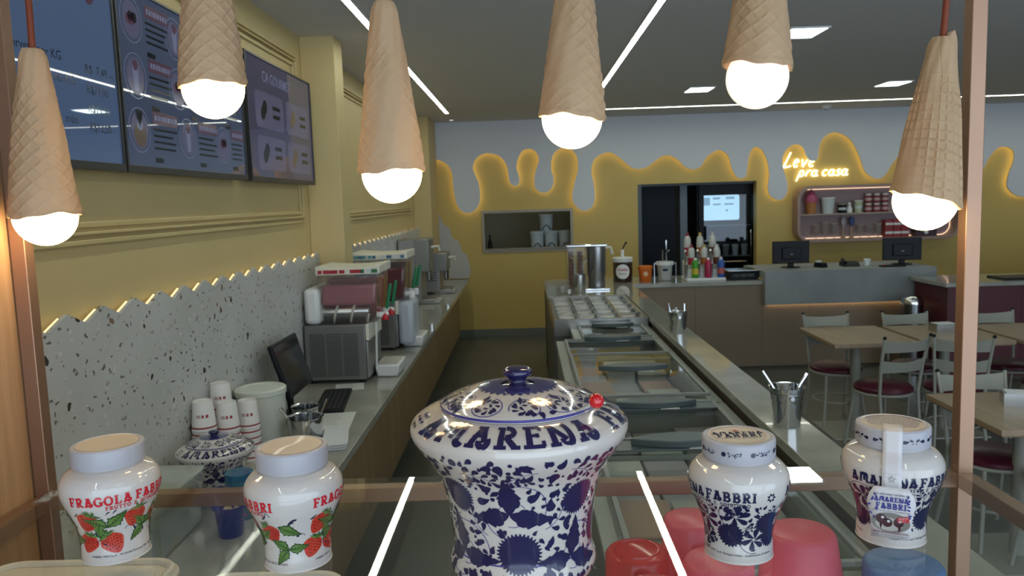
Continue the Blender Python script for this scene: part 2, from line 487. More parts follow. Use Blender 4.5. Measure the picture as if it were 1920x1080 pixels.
struct(box('floor', XW - .2, 9.6, -2.2, 12.4, -.06, 0, FLOORM, bevel=0), 'dark grey stone floor')
struct(box('ceiling', XW - .2, 9.6, -2.2, 12.4, CEIL, CEIL + .1, CEILM, bevel=0), 'flat light grey ceiling')
struct(box('wall_left', XW - .15, XW, -2.2, 12.4, 0, CEIL, CREAMY, bevel=0), 'cream yellow wall with panel mouldings')
struct(box('wall_right', 9.3, 9.45, -2.2, 12.4, 0, CEIL, mat('right_wall_paint', (.55, .53, .48), .6), bevel=0), 'plain wall at the far right of the shop')
# pilasters of the left wall
for i, (y0, y1) in enumerate(((5.0, 5.22), (9.78, YB - .09))):
    struct(box('trim_%d' % (1 + i), XW, -1.15, y0, y1, 0, CEIL, CREAMY, bevel=.004), 'yellow pilaster on the left wall')
# back wall with the hatch and the doorway cut out
WX0, WX1, WZ0, WZ1 = -.545, .61, 1.19, 1.685
DX0, DX1, DZ1 = 1.52, 3.105, 2.005
w = MB()
w.box(XW, WX0, YB, YB + .14, 0, CEIL); w.box(WX0, WX1, YB, YB + .14, 0, WZ0); w.box(WX0, WX1, YB, YB + .14, WZ1, CEIL)
w.box(WX1, DX0, YB, YB + .14, 0, CEIL); w.box(DX0, DX1, YB, YB + .14, DZ1, CEIL); w.box(DX1, 9.3, YB, YB + .14, 0, CEIL)
struct(w.build('wall_back', YELLOW), 'mustard yellow back wall with hatch and doorway')
struct(box('baseboard_back', -.95, .9, YB - .012, YB, 0, .11, mat('grey_skirting', (.16, .17, .15), .4)), 'grey stone skirting under the yellow wall')
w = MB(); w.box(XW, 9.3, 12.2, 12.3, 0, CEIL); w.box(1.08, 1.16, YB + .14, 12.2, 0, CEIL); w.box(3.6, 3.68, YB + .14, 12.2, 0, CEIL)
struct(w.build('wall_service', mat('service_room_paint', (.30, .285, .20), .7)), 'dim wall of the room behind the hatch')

# mouldings on the left wall: three stepped beads round each panel
MOULD = mat('moulding_paint', (.58, .455, .215), .5)
def frame_yz(y0, y1, z0, z1, n):
    f = MB()
    for k, (o, w_, d) in enumerate(((0, .018, .016), (.03, .012, .022), (.052, .02, .012))):
        a0, a1, b0, b1 = y0 + o, y1 - o, z0 + o, z1 - o
        f.box(XW, XW + d, a0, a1, b0, b0 + w_); f.box(XW, XW + d, a0, a1, b1 - w_, b1)
        f.box(XW, XW + d, a0, a0 + w_, b0 + w_, b1 - w_); f.box(XW, XW + d, a1 - w_, a1, b0 + w_, b1 - w_)
    struct(f.build('trim_%d' % n, MOULD, bevel=.004), 'rectangular moulding on the cream yellow wall')
frame_yz(.6, 4.86, 1.755, 2.76, 3)
frame_yz(5.55, 9.45, 1.735, 2.76, 4)

# ------------------------------------------------------------------ white dripping panel on the back wall, lit from behind
DRIP = [(-1.26,2.42),(-1.14,2.42),(-1.01,2.35),(-0.95,2.23),(-0.94,2.06),(-0.91,1.84),(-0.84,1.73),(-0.74,1.7),(-0.65,1.75),(-0.59,1.87),(-0.6,2.08),(-0.65,2.22),(-0.67,2.31),(-0.62,2.42),(-0.51,2.48),(-0.39,2.47),(-0.29,2.42),(-0.22,2.31),(-0.2,2.17),(-0.18,2.08),(-0.11,2.04),(-0.06,2.08),(-0.06,2.17),(-0.09,2.27),(-0.07,2.39),(-0.0,2.5),(0.09,2.52),(0.17,2.48),(0.21,2.37),(0.17,2.25),(0.14,2.13),(0.15,2.01),(0.21,1.95),(0.29,1.94),(0.37,2.0),(0.4,2.12),(0.37,2.24),(0.38,2.38),(0.44,2.48),(0.55,2.52),(0.66,2.48),(0.72,2.37),(0.72,2.21),(0.67,2.04),(0.64,1.86),(0.69,1.74),(0.79,1.68),(0.89,1.72),(0.94,1.84),(0.93,2.03),(0.9,2.19),(0.93,2.33),(1.02,2.41),(1.15,2.44),(1.26,2.38),(1.35,2.3),(1.44,2.23),(1.54,2.21),(1.65,2.24),(1.76,2.32),(1.85,2.37),(1.95,2.37),(2.05,2.31),(2.14,2.22),(2.25,2.18),(2.35,2.22),(2.42,2.33),(2.52,2.4),(2.61,2.42),(2.71,2.34),(2.75,2.2),(2.8,2.09),(2.87,2.04),(2.94,2.07),(2.96,2.19),(2.98,2.33),(3.03,2.43),(3.1,2.44),(3.17,2.38),(3.23,2.23),(3.25,2.06),(3.23,1.92),(3.26,1.81),(3.34,1.75),(3.42,1.75),(3.48,1.83),(3.49,1.95),(3.45,2.09),(3.42,2.23),(3.44,2.35),(3.52,2.44),(3.61,2.46),(3.69,2.42),(3.73,2.32),(3.78,2.25),(3.85,2.24),(3.89,2.3),(3.9,2.42),(3.96,2.54),(4.08,2.6),(4.19,2.58),(4.31,2.5),(4.39,2.37),(4.45,2.23),(4.5,2.09),(4.6,2.0),(4.7,1.98),(4.78,2.04),(4.87,2.18),(4.97,2.3),(5.1,2.39),(5.28,2.44),(5.49,2.46),(5.68,2.44),(5.78,2.41),(5.86,2.32),(5.94,2.18),(6.0,2.07),(6.06,2.08),(6.11,2.19),(6.22,2.32),(6.33,2.34),(6.42,2.3),(6.45,2.21),(6.43,2.1),(6.39,2.0),(6.37,1.83),(6.46,1.72),(6.59,1.68),
 (6.74,1.74),(6.8,1.9),(6.8,2.15),(6.88,2.35),(7.05,2.45),(7.3,2.4),(7.5,2.22),(7.7,2.12),(7.9,2.25),(8.1,2.42),(8.4,2.4),(8.7,2.25),(9.0,2.3),(9.28,2.32)]
edge = ccr(DRIP, 4)
drip = MB().prism([(x, z) for x, z in edge] + [(9.28, CEIL), (-1.26, CEIL)], YB - .08, YB - .055).build('drip_panel', DRIPW, smooth=False)
tag(drip, 'white wall panel cut like dripping icing above the yellow back wall', 'wall panel')
# warm strip fixed behind the panel, a little inside its edge
off = []
for i, p in enumerate(edge):
    a = edge[min(i + 1, len(edge) - 1)]; b = edge[max(i - 1, 0)]
    dx, dz = a[0] - b[0], a[1] - b[1]; L = math.hypot(dx, dz) or 1
    off.append((p[0] - dz / L * .022, YB - .045, p[1] + dx / L * .022))
led = MB().tube(off, .006, 5).build('edge_led', emis('warm_edge_light', (1., .76, .34), 3.2), drip)
led['label'] = 'warm strip light behind the dripping edge'

# ------------------------------------------------------------------ terrazzo cladding with saw-tooth edge
def saw_panel(name, label, y0, y1, z1, first, pitch, amp, x):
    pts = [(y0, .0)]
    y = first
    while y - pitch > y0: y -= pitch
    top = [(y0, z1 - amp)]
    while y < y1:
        top.append((y, z1)); top.append((y + pitch / 2, z1 - amp)); y += pitch
    top = [p for p in top if y0 <= p[0] <= y1]; top.append((y1, z1 - amp * .5))
    poly = [(y0, ZC + .002)] + top + [(y1, ZC + .002)]
    o = MB().prism(poly, x, x - .012, 'yz').build(name, TERR, smooth=False)
    tag(o, label, 'wall cladding')
    t = [(x - .030, p[0], p[1] - .014) for p in top]
    l = MB().tube(t, .004, 5).build('edge_led', emis('warm_tooth_light', (1., .72, .30), .9), o)
    return o
XT = XW + .052
saw_panel('terrazzo_cladding', 'speckled grey terrazzo cladding with zigzag top under the menu screens', .4, 4.99, 1.568, 2.21, .196, .040, XT)
saw_panel('terrazzo_cladding', 'speckled grey terrazzo cladding behind the drink machines, past the pilaster', 5.23, 9.77, 1.562, 5.4, .196, .040, XT)
st = [(-1.36, ZC + .002), (-1.36, 1.99), (-1.27, 1.87), (-1.235, 1.745), (-1.15, 1.70), (-1.10, 1.56), (-1.03, 1.52), (-.985, 1.37), (-.905, 1.335), (-.86, 1.18), (-.79, 1.135), (-.765, .98), (-.75, .94), (-.775, ZC + .002)]
tag(MB().prism(st, YB - .045, YB - .02).build('stepped_panel', mat('grey_panel', (.50, .49, .47), .5), smooth=False), 'grey panel with stepped slanting edge on the back wall', 'wall panel')

# ------------------------------------------------------------------ ceiling lights
LEDW = emis('cool_strip_light', (.95, 1., .84), 15.)
PANW = emis('cool_panel_light', (.80, 1., .95), 14.)
ALU = mat('white_aluminium', (.7, .7, .7), .4)
def strip_light(label, x0, x1, y0, y1):
    t = thing('strip_light', label, 'ceiling light', ((x0 + x1) / 2, (y0 + y1) / 2, CEIL))
    a, b = (x1 - x0) / 2, (y1 - y0) / 2
    h = MB(); e = .006
    h.box(-a - e, -a, -b, b, -.006, 0); h.box(a, a + e, -b, b, -.006, 0); h.box(-a - e, a + e, -b - e, -b, -.006, 0); h.box(-a - e, a + e, b, b + e, -.006, 0)
    h.build('channel', ALU, t)
    MB().box(-a, a, -b, b, -.004, -.001).build('diffuser', LEDW, t)
strip_light('long straight ceiling strip light on the left, running towards the back wall', -.902, -.862, -1.5, 9.49)
strip_light('long straight ceiling strip light over the freezer island', .753, .793, -1.5, 9.6)
strip_light('ceiling strip light running along the back wall', .96, 9.2, 9.6, 9.64)
for (x, y, lb) in ((1.79, 8.13, 'small square ceiling panel light near the back wall, leftmost of three'), (1.88, 5.44, 'square ceiling panel light half behind a cone lamp, nearest of three'), (3.75, 8.19, 'small square ceiling panel light right of the centre, beside the rightmost cone lamp'), (3.75, 5.44, 'square ceiling panel light above the dining tables'), (1.88, 2.7, 'square ceiling panel light above the near end of the island'), (3.75, 2.7, 'square ceiling panel light above the nearest dining table')):
    t = thing('panel_light', lb, 'ceiling light', (x, y, CEIL), 0, 'square panel lights')
    f = MB(); a = .13; b = .118
    f.box(-a, a, -a * 1.35, -b * 1.35, -.01, 0); f.box(-a, a, b * 1.35, a * 1.35, -.01, 0); f.box(-a, -b, -b * 1.35, b * 1.35, -.01, 0); f.box(b, a, -b * 1.35, b * 1.35, -.01, 0)
    f.build('frame', ALU, t); MB().box(-b, b, -b * 1.35, b * 1.35, -.006, -.001).build('diffuser', PANW, t)
t = thing('downlight', 'tiny round recessed downlight beside the left strip light', 'ceiling light', (-.90, 10.25, CEIL))
MB().lathe([(.035, 0), (.035, -.008), (.026, -.008)], 20, caps=False).build('trim_ring', ALU, t); MB().lathe([(.026, -.001), (.026, -.004)], 20).build('lens', emis('downlight_lens', (1, .95, .9), 3.), t)
t = thing('smoke_detector', 'small round white detector under the ceiling by the back wall', 'detector', (3.80, 10.1, CEIL))
MB().lathe([(.06, 0), (.06, -.02), (.045, -.045), (0.0001, -.05)], 20).build('housing', WHITE, t); MB().lathe([(.02, -.049), (.018, -.056), (.0001, -.058)], 12).build('sensor_cap', mat('grey_plastic', (.3, .3, .3), .4), t)

# ------------------------------------------------------------------ display case with glass shelf
BRONZE = mat('bronze_anodised_metal', (.33, .20, .135), .42, .7, noise=((.35, .215, .145), 3, 2, (1, 1, 1)))
OAK = mat('light_oak_veneer', (.32, .185, .09), .5, noise=((.47, .29, .155), 5., 9, (10, 10, .5)), bump=(25, .25, (6, 6, .5)))
GLASS = thin_glass('clear_glass', (.955, .975, .965))
t = thing('display_case', 'bronze framed display case with a glass shelf and oak side panel', 'display case', (0, 0, 0))
CX0, CX1, CY0, CY1, TW = -.852, .737, .42, 1.315, .025
ZR = ZS - .008
for (x, y) in ((CX0, CY1 - TW), (CX1 - TW, CY1 - TW), (CX0, CY0), (CX1 - TW, CY0)):
    box('post', x, x + TW, y, y + TW, 0, 2.52, BRONZE, t, .0015)
for z in (ZR, 1.172, 2.52):
    for y in (CY0, CY1 - TW): box('rail', CX0 + TW, CX1 - TW, y, y + TW, z - TW, z, BRONZE, t, .0015)
    for x in (CX0, CX1 - TW): box('side_rail', x, x + TW, CY0 + TW, CY1 - TW, z - TW, z, BRONZE, t, .0015)
box('glass_shelf', CX0 + TW + .001, CX1 + .004, CY0 + TW + .001, CY1 + .004, ZR + .0005, ZS, GLASS, t, 0)['label'] = 'clear glass shelf'
box('lower_shelf', CX0 + TW, CX1 - TW, CY0 + TW, CY1 - TW, 1.1725, 1.18, GLASS, t, 0)['label'] = 'lower glass shelf'
box('side_panel', CX0 - .022, CX0 - .003, CY0 - .1, CY1 - .012, 0, 2.52, OAK, t, .001)['label'] = 'light oak side panel'
box('base_cabinet', CX0 + TW, CX1 - TW, CY0 + TW, CY1 - TW, .06, 1.14, OAK, t, .002)
box('top_board', CX0, CX1, CY0, CY1, 2.521, 2.54, OAK, t, .001)

# ------------------------------------------------------------------ ice cream cone pendant lamps
WAFFLE = mat('waffle_ceramic', (.43, .285, .165), .72, noise=((.48, .325, .195), 9, 5, (1, 1, 1)), bump=(120, .12, (1, 1, 1)))
CABLE = mat('red_brown_cable', (.20, .040, .014), .6, bump=(600, .3, (1, 1, .3)))
def cone_lamp(label, x, z, estr, seed, tilt=(0, 0), rim_tilt=0., drop=0., spin=0., L=.262, square=False, nub=0.):
    rnd = random.Random(seed)
    t = thing('cone_pendant_lamp', label, 'pendant lamp', (x, 1.265, z), 0, 'cone lamps hanging in the display case')
    t.rotation_euler = (tilt[0], tilt[1], 0)
    NU, NV = 150, 150
    ph = [rnd.uniform(0, 6.28) for _ in range(8)]
    vs = []; fs = []
    for j in range(NV + 1):
        q = j / NV
        for i in range(NU):
            a = 2 * pi * i / NU
            zz = q * L + (1 - q) ** 2 * (rim_tilt * cos(a - ph[0] * 0) + .0022 * sin(3 * a + ph[1]) + .0012 * sin(7 * a + ph[2]))
            r = .0515 - (.0515 - .0185) * (max(0, min(1, q)) ** 1.08)
            if q > .93: r *= math.sqrt(max(0.02, 1 - ((q - .93) / .075) ** 2 * .45))
            if q < .04: r += .0010 * sin(pi * q / .04)
            u = (a + spin) / (2 * pi) * 22; w_ = q * 17
            if square: p1, p2 = u, w_
            else: p1, p2 = u * .5 + w_ * .72, u * .5 - w_ * .72
            def ridge(p):
                d = abs(p - round(p)); return max(0., 1 - d / .13) ** .8
            m = .5 + .5 * sin(2.1 * a + ph[3] + 3.2 * q) * cos(5.5 * q + ph[4]) + .35 * sin(a + ph[5])
            m = max(0, min(1, m * 1.6)) * max(0, min(1, (.80 - q) / .16))
            r += .0024 * max(ridge(p1), ridge(p2)) * (.18 + .82 * m) * (1 if q < .84 else 0)
            r += .0007 * sin(4 * a + 9 * q + ph[6]) + .0005 * sin(9 * a - 14 * q + ph[7])
            s_ = ((a + spin + q * 1.6) % (2 * pi))
            if s_ < .035: r -= .0007
            if nub: zz += nub * q ** 10 * max(0, cos(a)) ; 
            vs.append((r * cos(a), r * sin(a), zz))
    for j in range(NV):
        for i in range(NU):
            k = (i + 1) % NU
            fs.append((j * NU + i, j * NU + k, (j + 1) * NU + k, (j + 1) * NU + i))
    top = NV * NU
    # closed tip, wall thickness and inner skin at the rim
    vs.append((0, 0, L + .001)); tip = len(vs) - 1
    for i in range(NU): fs.append((top + i, top + (i + 1) % NU, tip))
    inn = len(vs)
    for i in range(NU):
        p = vs[i]; vs.append((p[0] * .93, p[1] * .93, p[2]))
    for i in range(NU):
        p = vs[i]; vs.append((p[0] * .80, p[1] * .80, p[2] + .06))
    for i in range(NU):
        k = (i + 1) % NU
        fs.append((k, i, inn + i, inn + k)); fs.append((inn + k, inn + i, inn + NU + i, inn + NU + k))
    c = MB(); c.add(vs, fs); c.build('waffle_cone', WAFFLE, t, angle=60)
    b = MB().sphere((0, 0, -drop), .0475, 40)
    b.build('bulb', emis('bulb_glow_%d' % int(estr * 10), (1., .70, .34) if estr > 6 else (1., .80, .66), estr), t)['label'] = 'glowing round bulb'
    h = 2.515 - z
    n = 14; bend = rnd.uniform(-.02, .02)
    MB().tube([(-tilt[1] * (h - L) * (k / n) * 0 + bend * sin(pi * k / n) * .5 - sin(tilt[1]) * (h - L) * k / n, sin(tilt[0]) * (h - L) * k / n, L - .004 + (h - L + .004) * k / n) for k in range(n + 1)], .0050, 10).build('cable', CABLE, t)
cone_lamp('ice cream cone lamp at far left, hanging against the oak panel', -.772, 1.849, 14., 11, (0, .02), .004, 0, .4, .262)
cone_lamp('ice cream cone lamp in front of the menu screens', -.485, 2.044, 11., 23, (0, .0), .002, .003, 2.2)
cone_lamp('ice cream cone lamp with whole tip in view, left of the centre', -.209, 1.901, 14., 5, (0, 0), .002, .002, 1.1)
cone_lamp('ice cream cone lamp in the middle, above the big ceramic urn', .079, 1.975, 14., 31, (0, .04), -.004, 0, 3.0)
cone_lamp('ice cream cone lamp with a dimmer pinkish bulb', .369, 2.043, .85, 44, (0, .03), -.005, .016, 5.2)
cone_lamp('ice cream cone lamp at far right beside the bronze post', .633, 1.829, 14., 52, (0, .085), -.012, 0, .7, .25, True, .012)
# ------------------------------------------------------------------ urn and jars on the glass shelf
CERAM = mat('glazed_white_ceramic', (.56, .52, .49), .10, coat=.6)
OPAL = mat('white_opal_glass', (.56, .53, .515), .09, coat=.5)
CAP = mat('white_jar_lid', (.40, .40, .45), .32)
CAPTOP = mat('cream_lid_paper', (.62, .54, .44), .3, coat=.3)
NAVY = mat('navy_glaze', (.016, .015, .07), .14, coat=.5)
NAVY2 = mat('cobalt_line_glaze', (.05, .045, .24), .16, coat=.5)
NAVYP = mat('navy_print', (.010, .012, .055), .2, coat=.5)
REDP = mat('red_print', (.55, .015, .03), .25, coat=.4)
STRAW = mat('strawberry_print', (.46, .018, .014), .25, coat=.4, noise=((.55, .06, .035), 55, 3, (1, 1, 1)))
STRAWD = mat('strawberry_seed_print', (.13, .004, .004), .3)
LEAFD = mat('dark_leaf_print', (.018, .055, .018), .3, coat=.4)
LEAFL = mat('light_leaf_print', (.11, .22, .05), .3, coat=.4)

def urn_profiles():
    body = ccr([(.0, 0), (.080, 0), (.0905, .004), (.0945, .014), (.0905, .027), (.0885, .036), (.0895, .055), (.0925, .082), (.0975, .108), (.1065, .134), (.119, .153), (.1305, .168), (.137, .180), (.1382, .189), (.134, .197), (.122, .205), (.108, .2105), (.0985, .213)], 5)
    lid = ccr([(.0985, .2135), (.0990, .2165), (.0965, .2195), (.082, .2265), (.060, .2335), (.040, .2375), (.022, .2385)], 5)
    knob = ccr([(.022, .237), (.0145, .2395), (.0115, .2435), (.0135, .2475), (.0180, .2505), (.0188, .2545), (.0165, .2582), (.009, .2602), (.0001, .2606)], 5)
    return body, lid, knob
def swirl(p, cx, cy, R, mi, mi2, n=9, k=1, seed=0, w=.0007):
    """a ring stem with comma strokes inside and around it"""
    rr = random.Random(seed)
    p.arc(cx, cy, R, rr.uniform(0, 6), rr.uniform(0, 6) + 5.2, w, mi2, 0)
    for i in range(n):
        a = 2 * pi * i / n + rr.uniform(-.2, .2)
        L = R * rr.uniform(.42, .62)
        p.drop(cx + R * .82 * cos(a), cy + R * .82 * sin(a), L, L * .24, a + pi + .9 * k, -1.2 * k, mi, 1)
    for i in range(3):
        a = rr.uniform(0, 6.28)
        p.drop(cx + R * .25 * cos(a), cy + R * .25 * sin(a), R * .45, R * .10, a + pi * .6, 1.2, mi, 1)
def fill_drops(p, surf, thz, v0, v1, avoid, size, mi, seed, tries=900, gap=1.05, span=pi):
    """comma strokes and dots scattered over what is left free"""
    rr = random.Random(seed); placed = []
    for _ in range(tries):
        v = rr.uniform(v0, v1); th = rr.uniform(-span, span); r = surf.at(v)[0]
        L = size * rr.uniform(.7, 1.3)
        ok = True
        for (t2, v2, R2) in avoid + placed:
            d = (th - t2 + pi) % (2 * pi) - pi
            if math.hypot(d * r, v - v2) < R2 + L * .52 * gap: ok = False; break
        if not ok: continue
        placed.append((th, v, L * .5))
        p.at(th * r, v, rr.uniform(0, 6.28))
        if rr.random() < .25: p.disc(0, 0, lambda a: L * .26, mi, 1, 12, 1)
        else:
            p.drop(-L * .5, 0, L, L * .31, -.35, .9 * rr.choice((-1, 1)), mi, 1)

def make_urn(label, loc, th0, scale=1.):
    body, lid, knob = urn_profiles()
    t = thing('ceramic_urn', label, 'urn', loc, 0, None, scale)
    B = MB().lathe(body, 96, caps=False).build('body', CERAM, t, angle=70)
    S = Surf(body)
    def A(p, deg, v, rot=0., sc=1., fl=1): return p.at(rad(deg) * S.at(v)[0], v, rot, sc, fl)
    p = Print(S.map(th0), .0003)
    # lettering round the shoulder
    vt = S.vz(.2005) - .0075
    for c, d in zip('AMARENA', (-56, -38.5, -20.5, -5.5, 8.5, 23, 38.5)):
        A(p, d, vt); p.slab(c, 0, 0, .0330, 0, 2, wt=.115, adv=1.08)
    for c, d in zip('FABBRI', (62, 74, 88, 101, 114, 124)):
        A(p, d, vt); p.slab(c, 0, 0, .0330, 0, 2, wt=.115, adv=.95)
    for c, d in zip('AMARENA', (152, 168, 184, 199, 213, 228, 243)):
        A(p, d, vt); p.slab(c, 0, 0, .0330, 0, 2, wt=.115, adv=.95)
    for d in (-79, -74, 138):
        A(p, d, vt + .012)
        for k in range(6): p.drop(.006 * cos(k), .008 * sin(k), .007, .0022, k * 1.1, .3, 0, 1)
    p.build('lettering', [NAVY], B)
    # flowers, leaves and comma strokes on the flared wall
    p = Print(S.map(th0), .0003); avoid = []
    vz = S.vz
    for d, z, R in ((-47, .122, .0245), (43, .117, .0245), (-2, .052, .0275), (78, .066, .027), (-96, .060, .027), (132, .120, .025), (178, .055, .027), (-140, .118, .025)):
        v = vz(z); A(p, d, v); p.gear(0, 0, R, 34, 0, 1); avoid.append((rad(d), v, R))
    for d, z, s, rot in ((-8, .104, 1., 0), (41, .040, .95, -.15), (-52, .045, .95, .1), (98, .108, 1., .2), (-108, .112, 1, 0), (150, .050, 1, 0), (-160, .045, 1, .3)):
        v = vz(z); A(p, d, v, rot)
        for ang, L in ((84, .056), (196, .050), (-18, .060)):
            sp = p.leaf(0, 0, L * s, .0150 * s, rad(ang), 0, 1, 5, .35 if ang < 100 else -.25)
        for ang in (30, 140, 250): p.arc(.004, 0, .017 * s, rad(ang), rad(ang + 60), .0004, 1, 0)
        p.arc(.006, .006, .038 * s, rad(-30), rad(100), .0005, 1, 0); p.arc(-.004, -.006, .026 * s, rad(190), rad(300), .0005, 1, 0)
        avoid.append((rad(d), v, .021 * s))
        for ang, L in ((82, .03), (188, .03), (-14, .034)):
            for k in (.9, 1.5):
                avoid.append((rad(d) + L * k * cos(rad(ang) + rot) / S.at(v)[0], v + L * k * sin(rad(ang) + rot), .009))
    def place_sprays(spots):
        for (d, z, L, ang, curl, n) in spots:
            for turn in (0, 120, 240):
                v = vz(z); A(p, d + turn, v); p.spray(0, 0, L, rad(ang), curl, max(3, n - 2), .40, 0, 1, 1, .0004)
                for k in range(5):
                    q = k / 4; a_ = rad(ang) + curl * q * .5
                    avoid.append((rad(d + turn) + L * q * cos(a_) / S.at(v)[0], v + L * q * sin(a_), .0085))
    place_sprays(((-34, .158, .042, 10, -.9, 6), (10, .164, .042, 185, .8, 6), (28, .163, .038, -5, -.8, 5), (62, .138, .042, 80, .9, 6), (-10, .148, .030, 20, -.6, 5), (18, .082, .034, 20, 1.2, 5), (-26, .074, .034, 150, -1.1, 5), (70, .095, .030, 200, .9, 5)))
    fill_drops(p, S, 0, vz(.010), vz(.175), avoid, .0170, 0, 3, 5200, .88)
    fill_drops(p, S, 0, vz(.010), vz(.178), avoid, .0105, 0, 9, 4000, .86)
    p.build('floral_print', [NAVY, NAVY2], B)
    MB().lathe([(.0885, .0345), (.0892, .0352), (.0892, .0362), (.0889, .037)], 72, caps=False).build('foot_line', NAVY2, B)
    Ld = MB().lathe(lid, 80, caps=False).build('lid', CERAM, t, angle=70)
    SL = Surf(lid)
    p = Print(SL.map(th0), .0003)
    v0 = 0.
    MB().lathe([(.0990, .2148), (.0996, .2158), (.0996, .2172), (.0988, .2180)], 80, caps=False).build('rim_line', NAVY2, Ld)
    r_ = .055; vmid = SL.vz(.2275)
    for k in range(11):
        d = 360 / 11 * k + 6
        p.at(rad(d) * SL.at(vmid)[0], vmid); swirl(p, 0, 0, .0185, 0, 1, 11, 1 if k % 2 else -1, k)
        for q in (-1, 1): 
            d2 = d + 16.4; p.at(rad(d2) * SL.at(vmid)[0], vmid + .011 * q); p.drop(-.004, 0, .013, .0035, 1.2 * q, .7 * q, 0, 1)
            p.at(rad(d2 - 6 * q) * SL.at(vmid)[0], vmid - .016); p.drop(0, 0, .012, .0034, 1.5 + q, .7 * q, 0, 1)
    p.build('floral_print', [NAVY, NAVY2], Ld)
    # blue star centre of the lid
    n = 132; bm = MB(); vs = []; fs = []
    for i in range(n):
        a = 2 * pi * i / n; R = .052 if i % 4 < 2 else .0475
        for f in (1., .7, .42):
            r = R * f; zz = .2385
            for q, (ra, za) in enumerate(lid[:-1]):
                rb, zb = lid[q + 1]
                if rb <= r <= ra: zz = za + (zb - za) * (ra - r) / (ra - rb + 1e-9)
            vs.append((r * cos(a), r * sin(a), zz + .0006))
    for i in range(n):
        j = (i + 1) % n
        for k in range(2): fs.append((i * 3 + k, j * 3 + k, j * 3 + k + 1, i * 3 + k + 1))
    bm.add(vs, fs); bm.build('star_centre', mat('speckled_blue_glaze', (.028, .027, .13), .16, coat=.6, noise=((.04, .04, .19), 300, 2, (1, 1, 1))), Ld)
    MB().lathe(knob, 40, caps=False).build('knob', NAVY, Ld, angle=80)
    return t
urn = make_urn('large white ceramic urn with navy floral pattern on the glass shelf', (-.0155, .985, ZS), rad(-90))
# spoon leaning out of the urn
t = thing('serving_spoon', 'serving spoon with red ball handle sticking out of the urn', 'spoon', (.036, .921, ZS + .2095))
MB().tube([(-.012, .004, -.001), (.02, -.004, .010), (.036, -.006, .0165)], .0022, 8).build('stem', CHROME, t)
MB().sphere((.042, -.006, .0215), .0092, 24).build('ball_handle', mat('red_gloss', (.55, .012, .02), .12, coat=.6), t)

JP = [(0, 0), (.0405, 0), (.0432, .0025), (.0436, .012), (.0432, .024), (.0436, .034), (.0472, .050), (.0540, .068), (.0608, .084), (.0640, .098), (.0628, .111), (.0560, .1215), (.0468, .1275), (.0428, .130), (.0425, .134)]
def make_jar(label, loc, lid_print=None):
    t = thing('opal_jar', label, 'jar', loc, 0, 'white opal glass jars on the glass shelf')
    prof = ccr(JP, 5)
    B = MB().lathe(prof, 72, caps=False).build('body', OPAL, t, angle=70)
    Ld = MB().lathe([(.0435, .1315), (.0462, .132), (.0466, .134), (.0466, .1545), (.0458, .1568), (.0440, .1576), (.0408, .1578), (.0402, .1572), (.0001, .1570)], 64, caps=False).build('lid', CAP, t, angle=50)
    MB().lathe([(.0392, .1574), (.0001, .1576)], 48, caps=False).build('lid_paper', CAPTOP, Ld)
    return t, B, Ld, Surf(prof)
def face(x, y): return math.atan2(-y, -x)

def strawberry(p, R, rot_seed=0, tilt=0.):
    rr = random.Random(rot_seed)
    def rf(a):
        a2 = a + pi / 2     # 0 at the tip (down)
        c = cos(a2)
        return R * (1.0 + .22 * max(0, c) ** 3 - .10 * max(0, -c)) * (1 - .13 * abs(sin(2 * a2)) * (c > 0))
    p.disc(0, 0, rf, 2, 2, 40, 4)
    for j in range(6):
        for i in range(6):
            x = (-.62 + .25 * i + (.12 if j % 2 else 0)) * R; y = (-.75 + .28 * j) * R
            if math.hypot(x, y) < .82 * R * (1 if y > 0 else .9 + .1): p.drop(x, y + .05 * R, .15 * R, .055 * R, -pi / 2 + rr.uniform(-.3, .3), 0, 3, 3)
    for k in range(7):
        a = rad(20 + k * 23 + rr.uniform(-6, 6)); p.leaf(0, .72 * R, (.62 + .25 * abs(cos(a))) * R, .13 * R, a if k % 2 else a + .25, 4 if k % 2 else 5, 4, 0, rr.uniform(-.8, .8))
def green_leaf(p, L, ang, seed=0):
    sp = p.leaf(0, 0, L, L * .30, ang, 4, 2, 6, .2)
    p.leaf(L * .05 * cos(ang), L * .05 * sin(ang), L * .86, L * .235, ang, 5, 3, 6, .2)
    p.strip(sp[:-2], [L * .018 * (1 - i / 24) + .0001 for i in range(len(sp) - 2)], 4, 4)
    for k in range(1, 7):
        x, y = sp[3 * k]; w = L * .20 * sin(pi * (k / 8) ** .75)
        for q in (-1, 1): p.drop(x, y, w * 1.15, L * .012, ang + .2 * k / 8 + q * .75, -.2 * q, 4, 4)
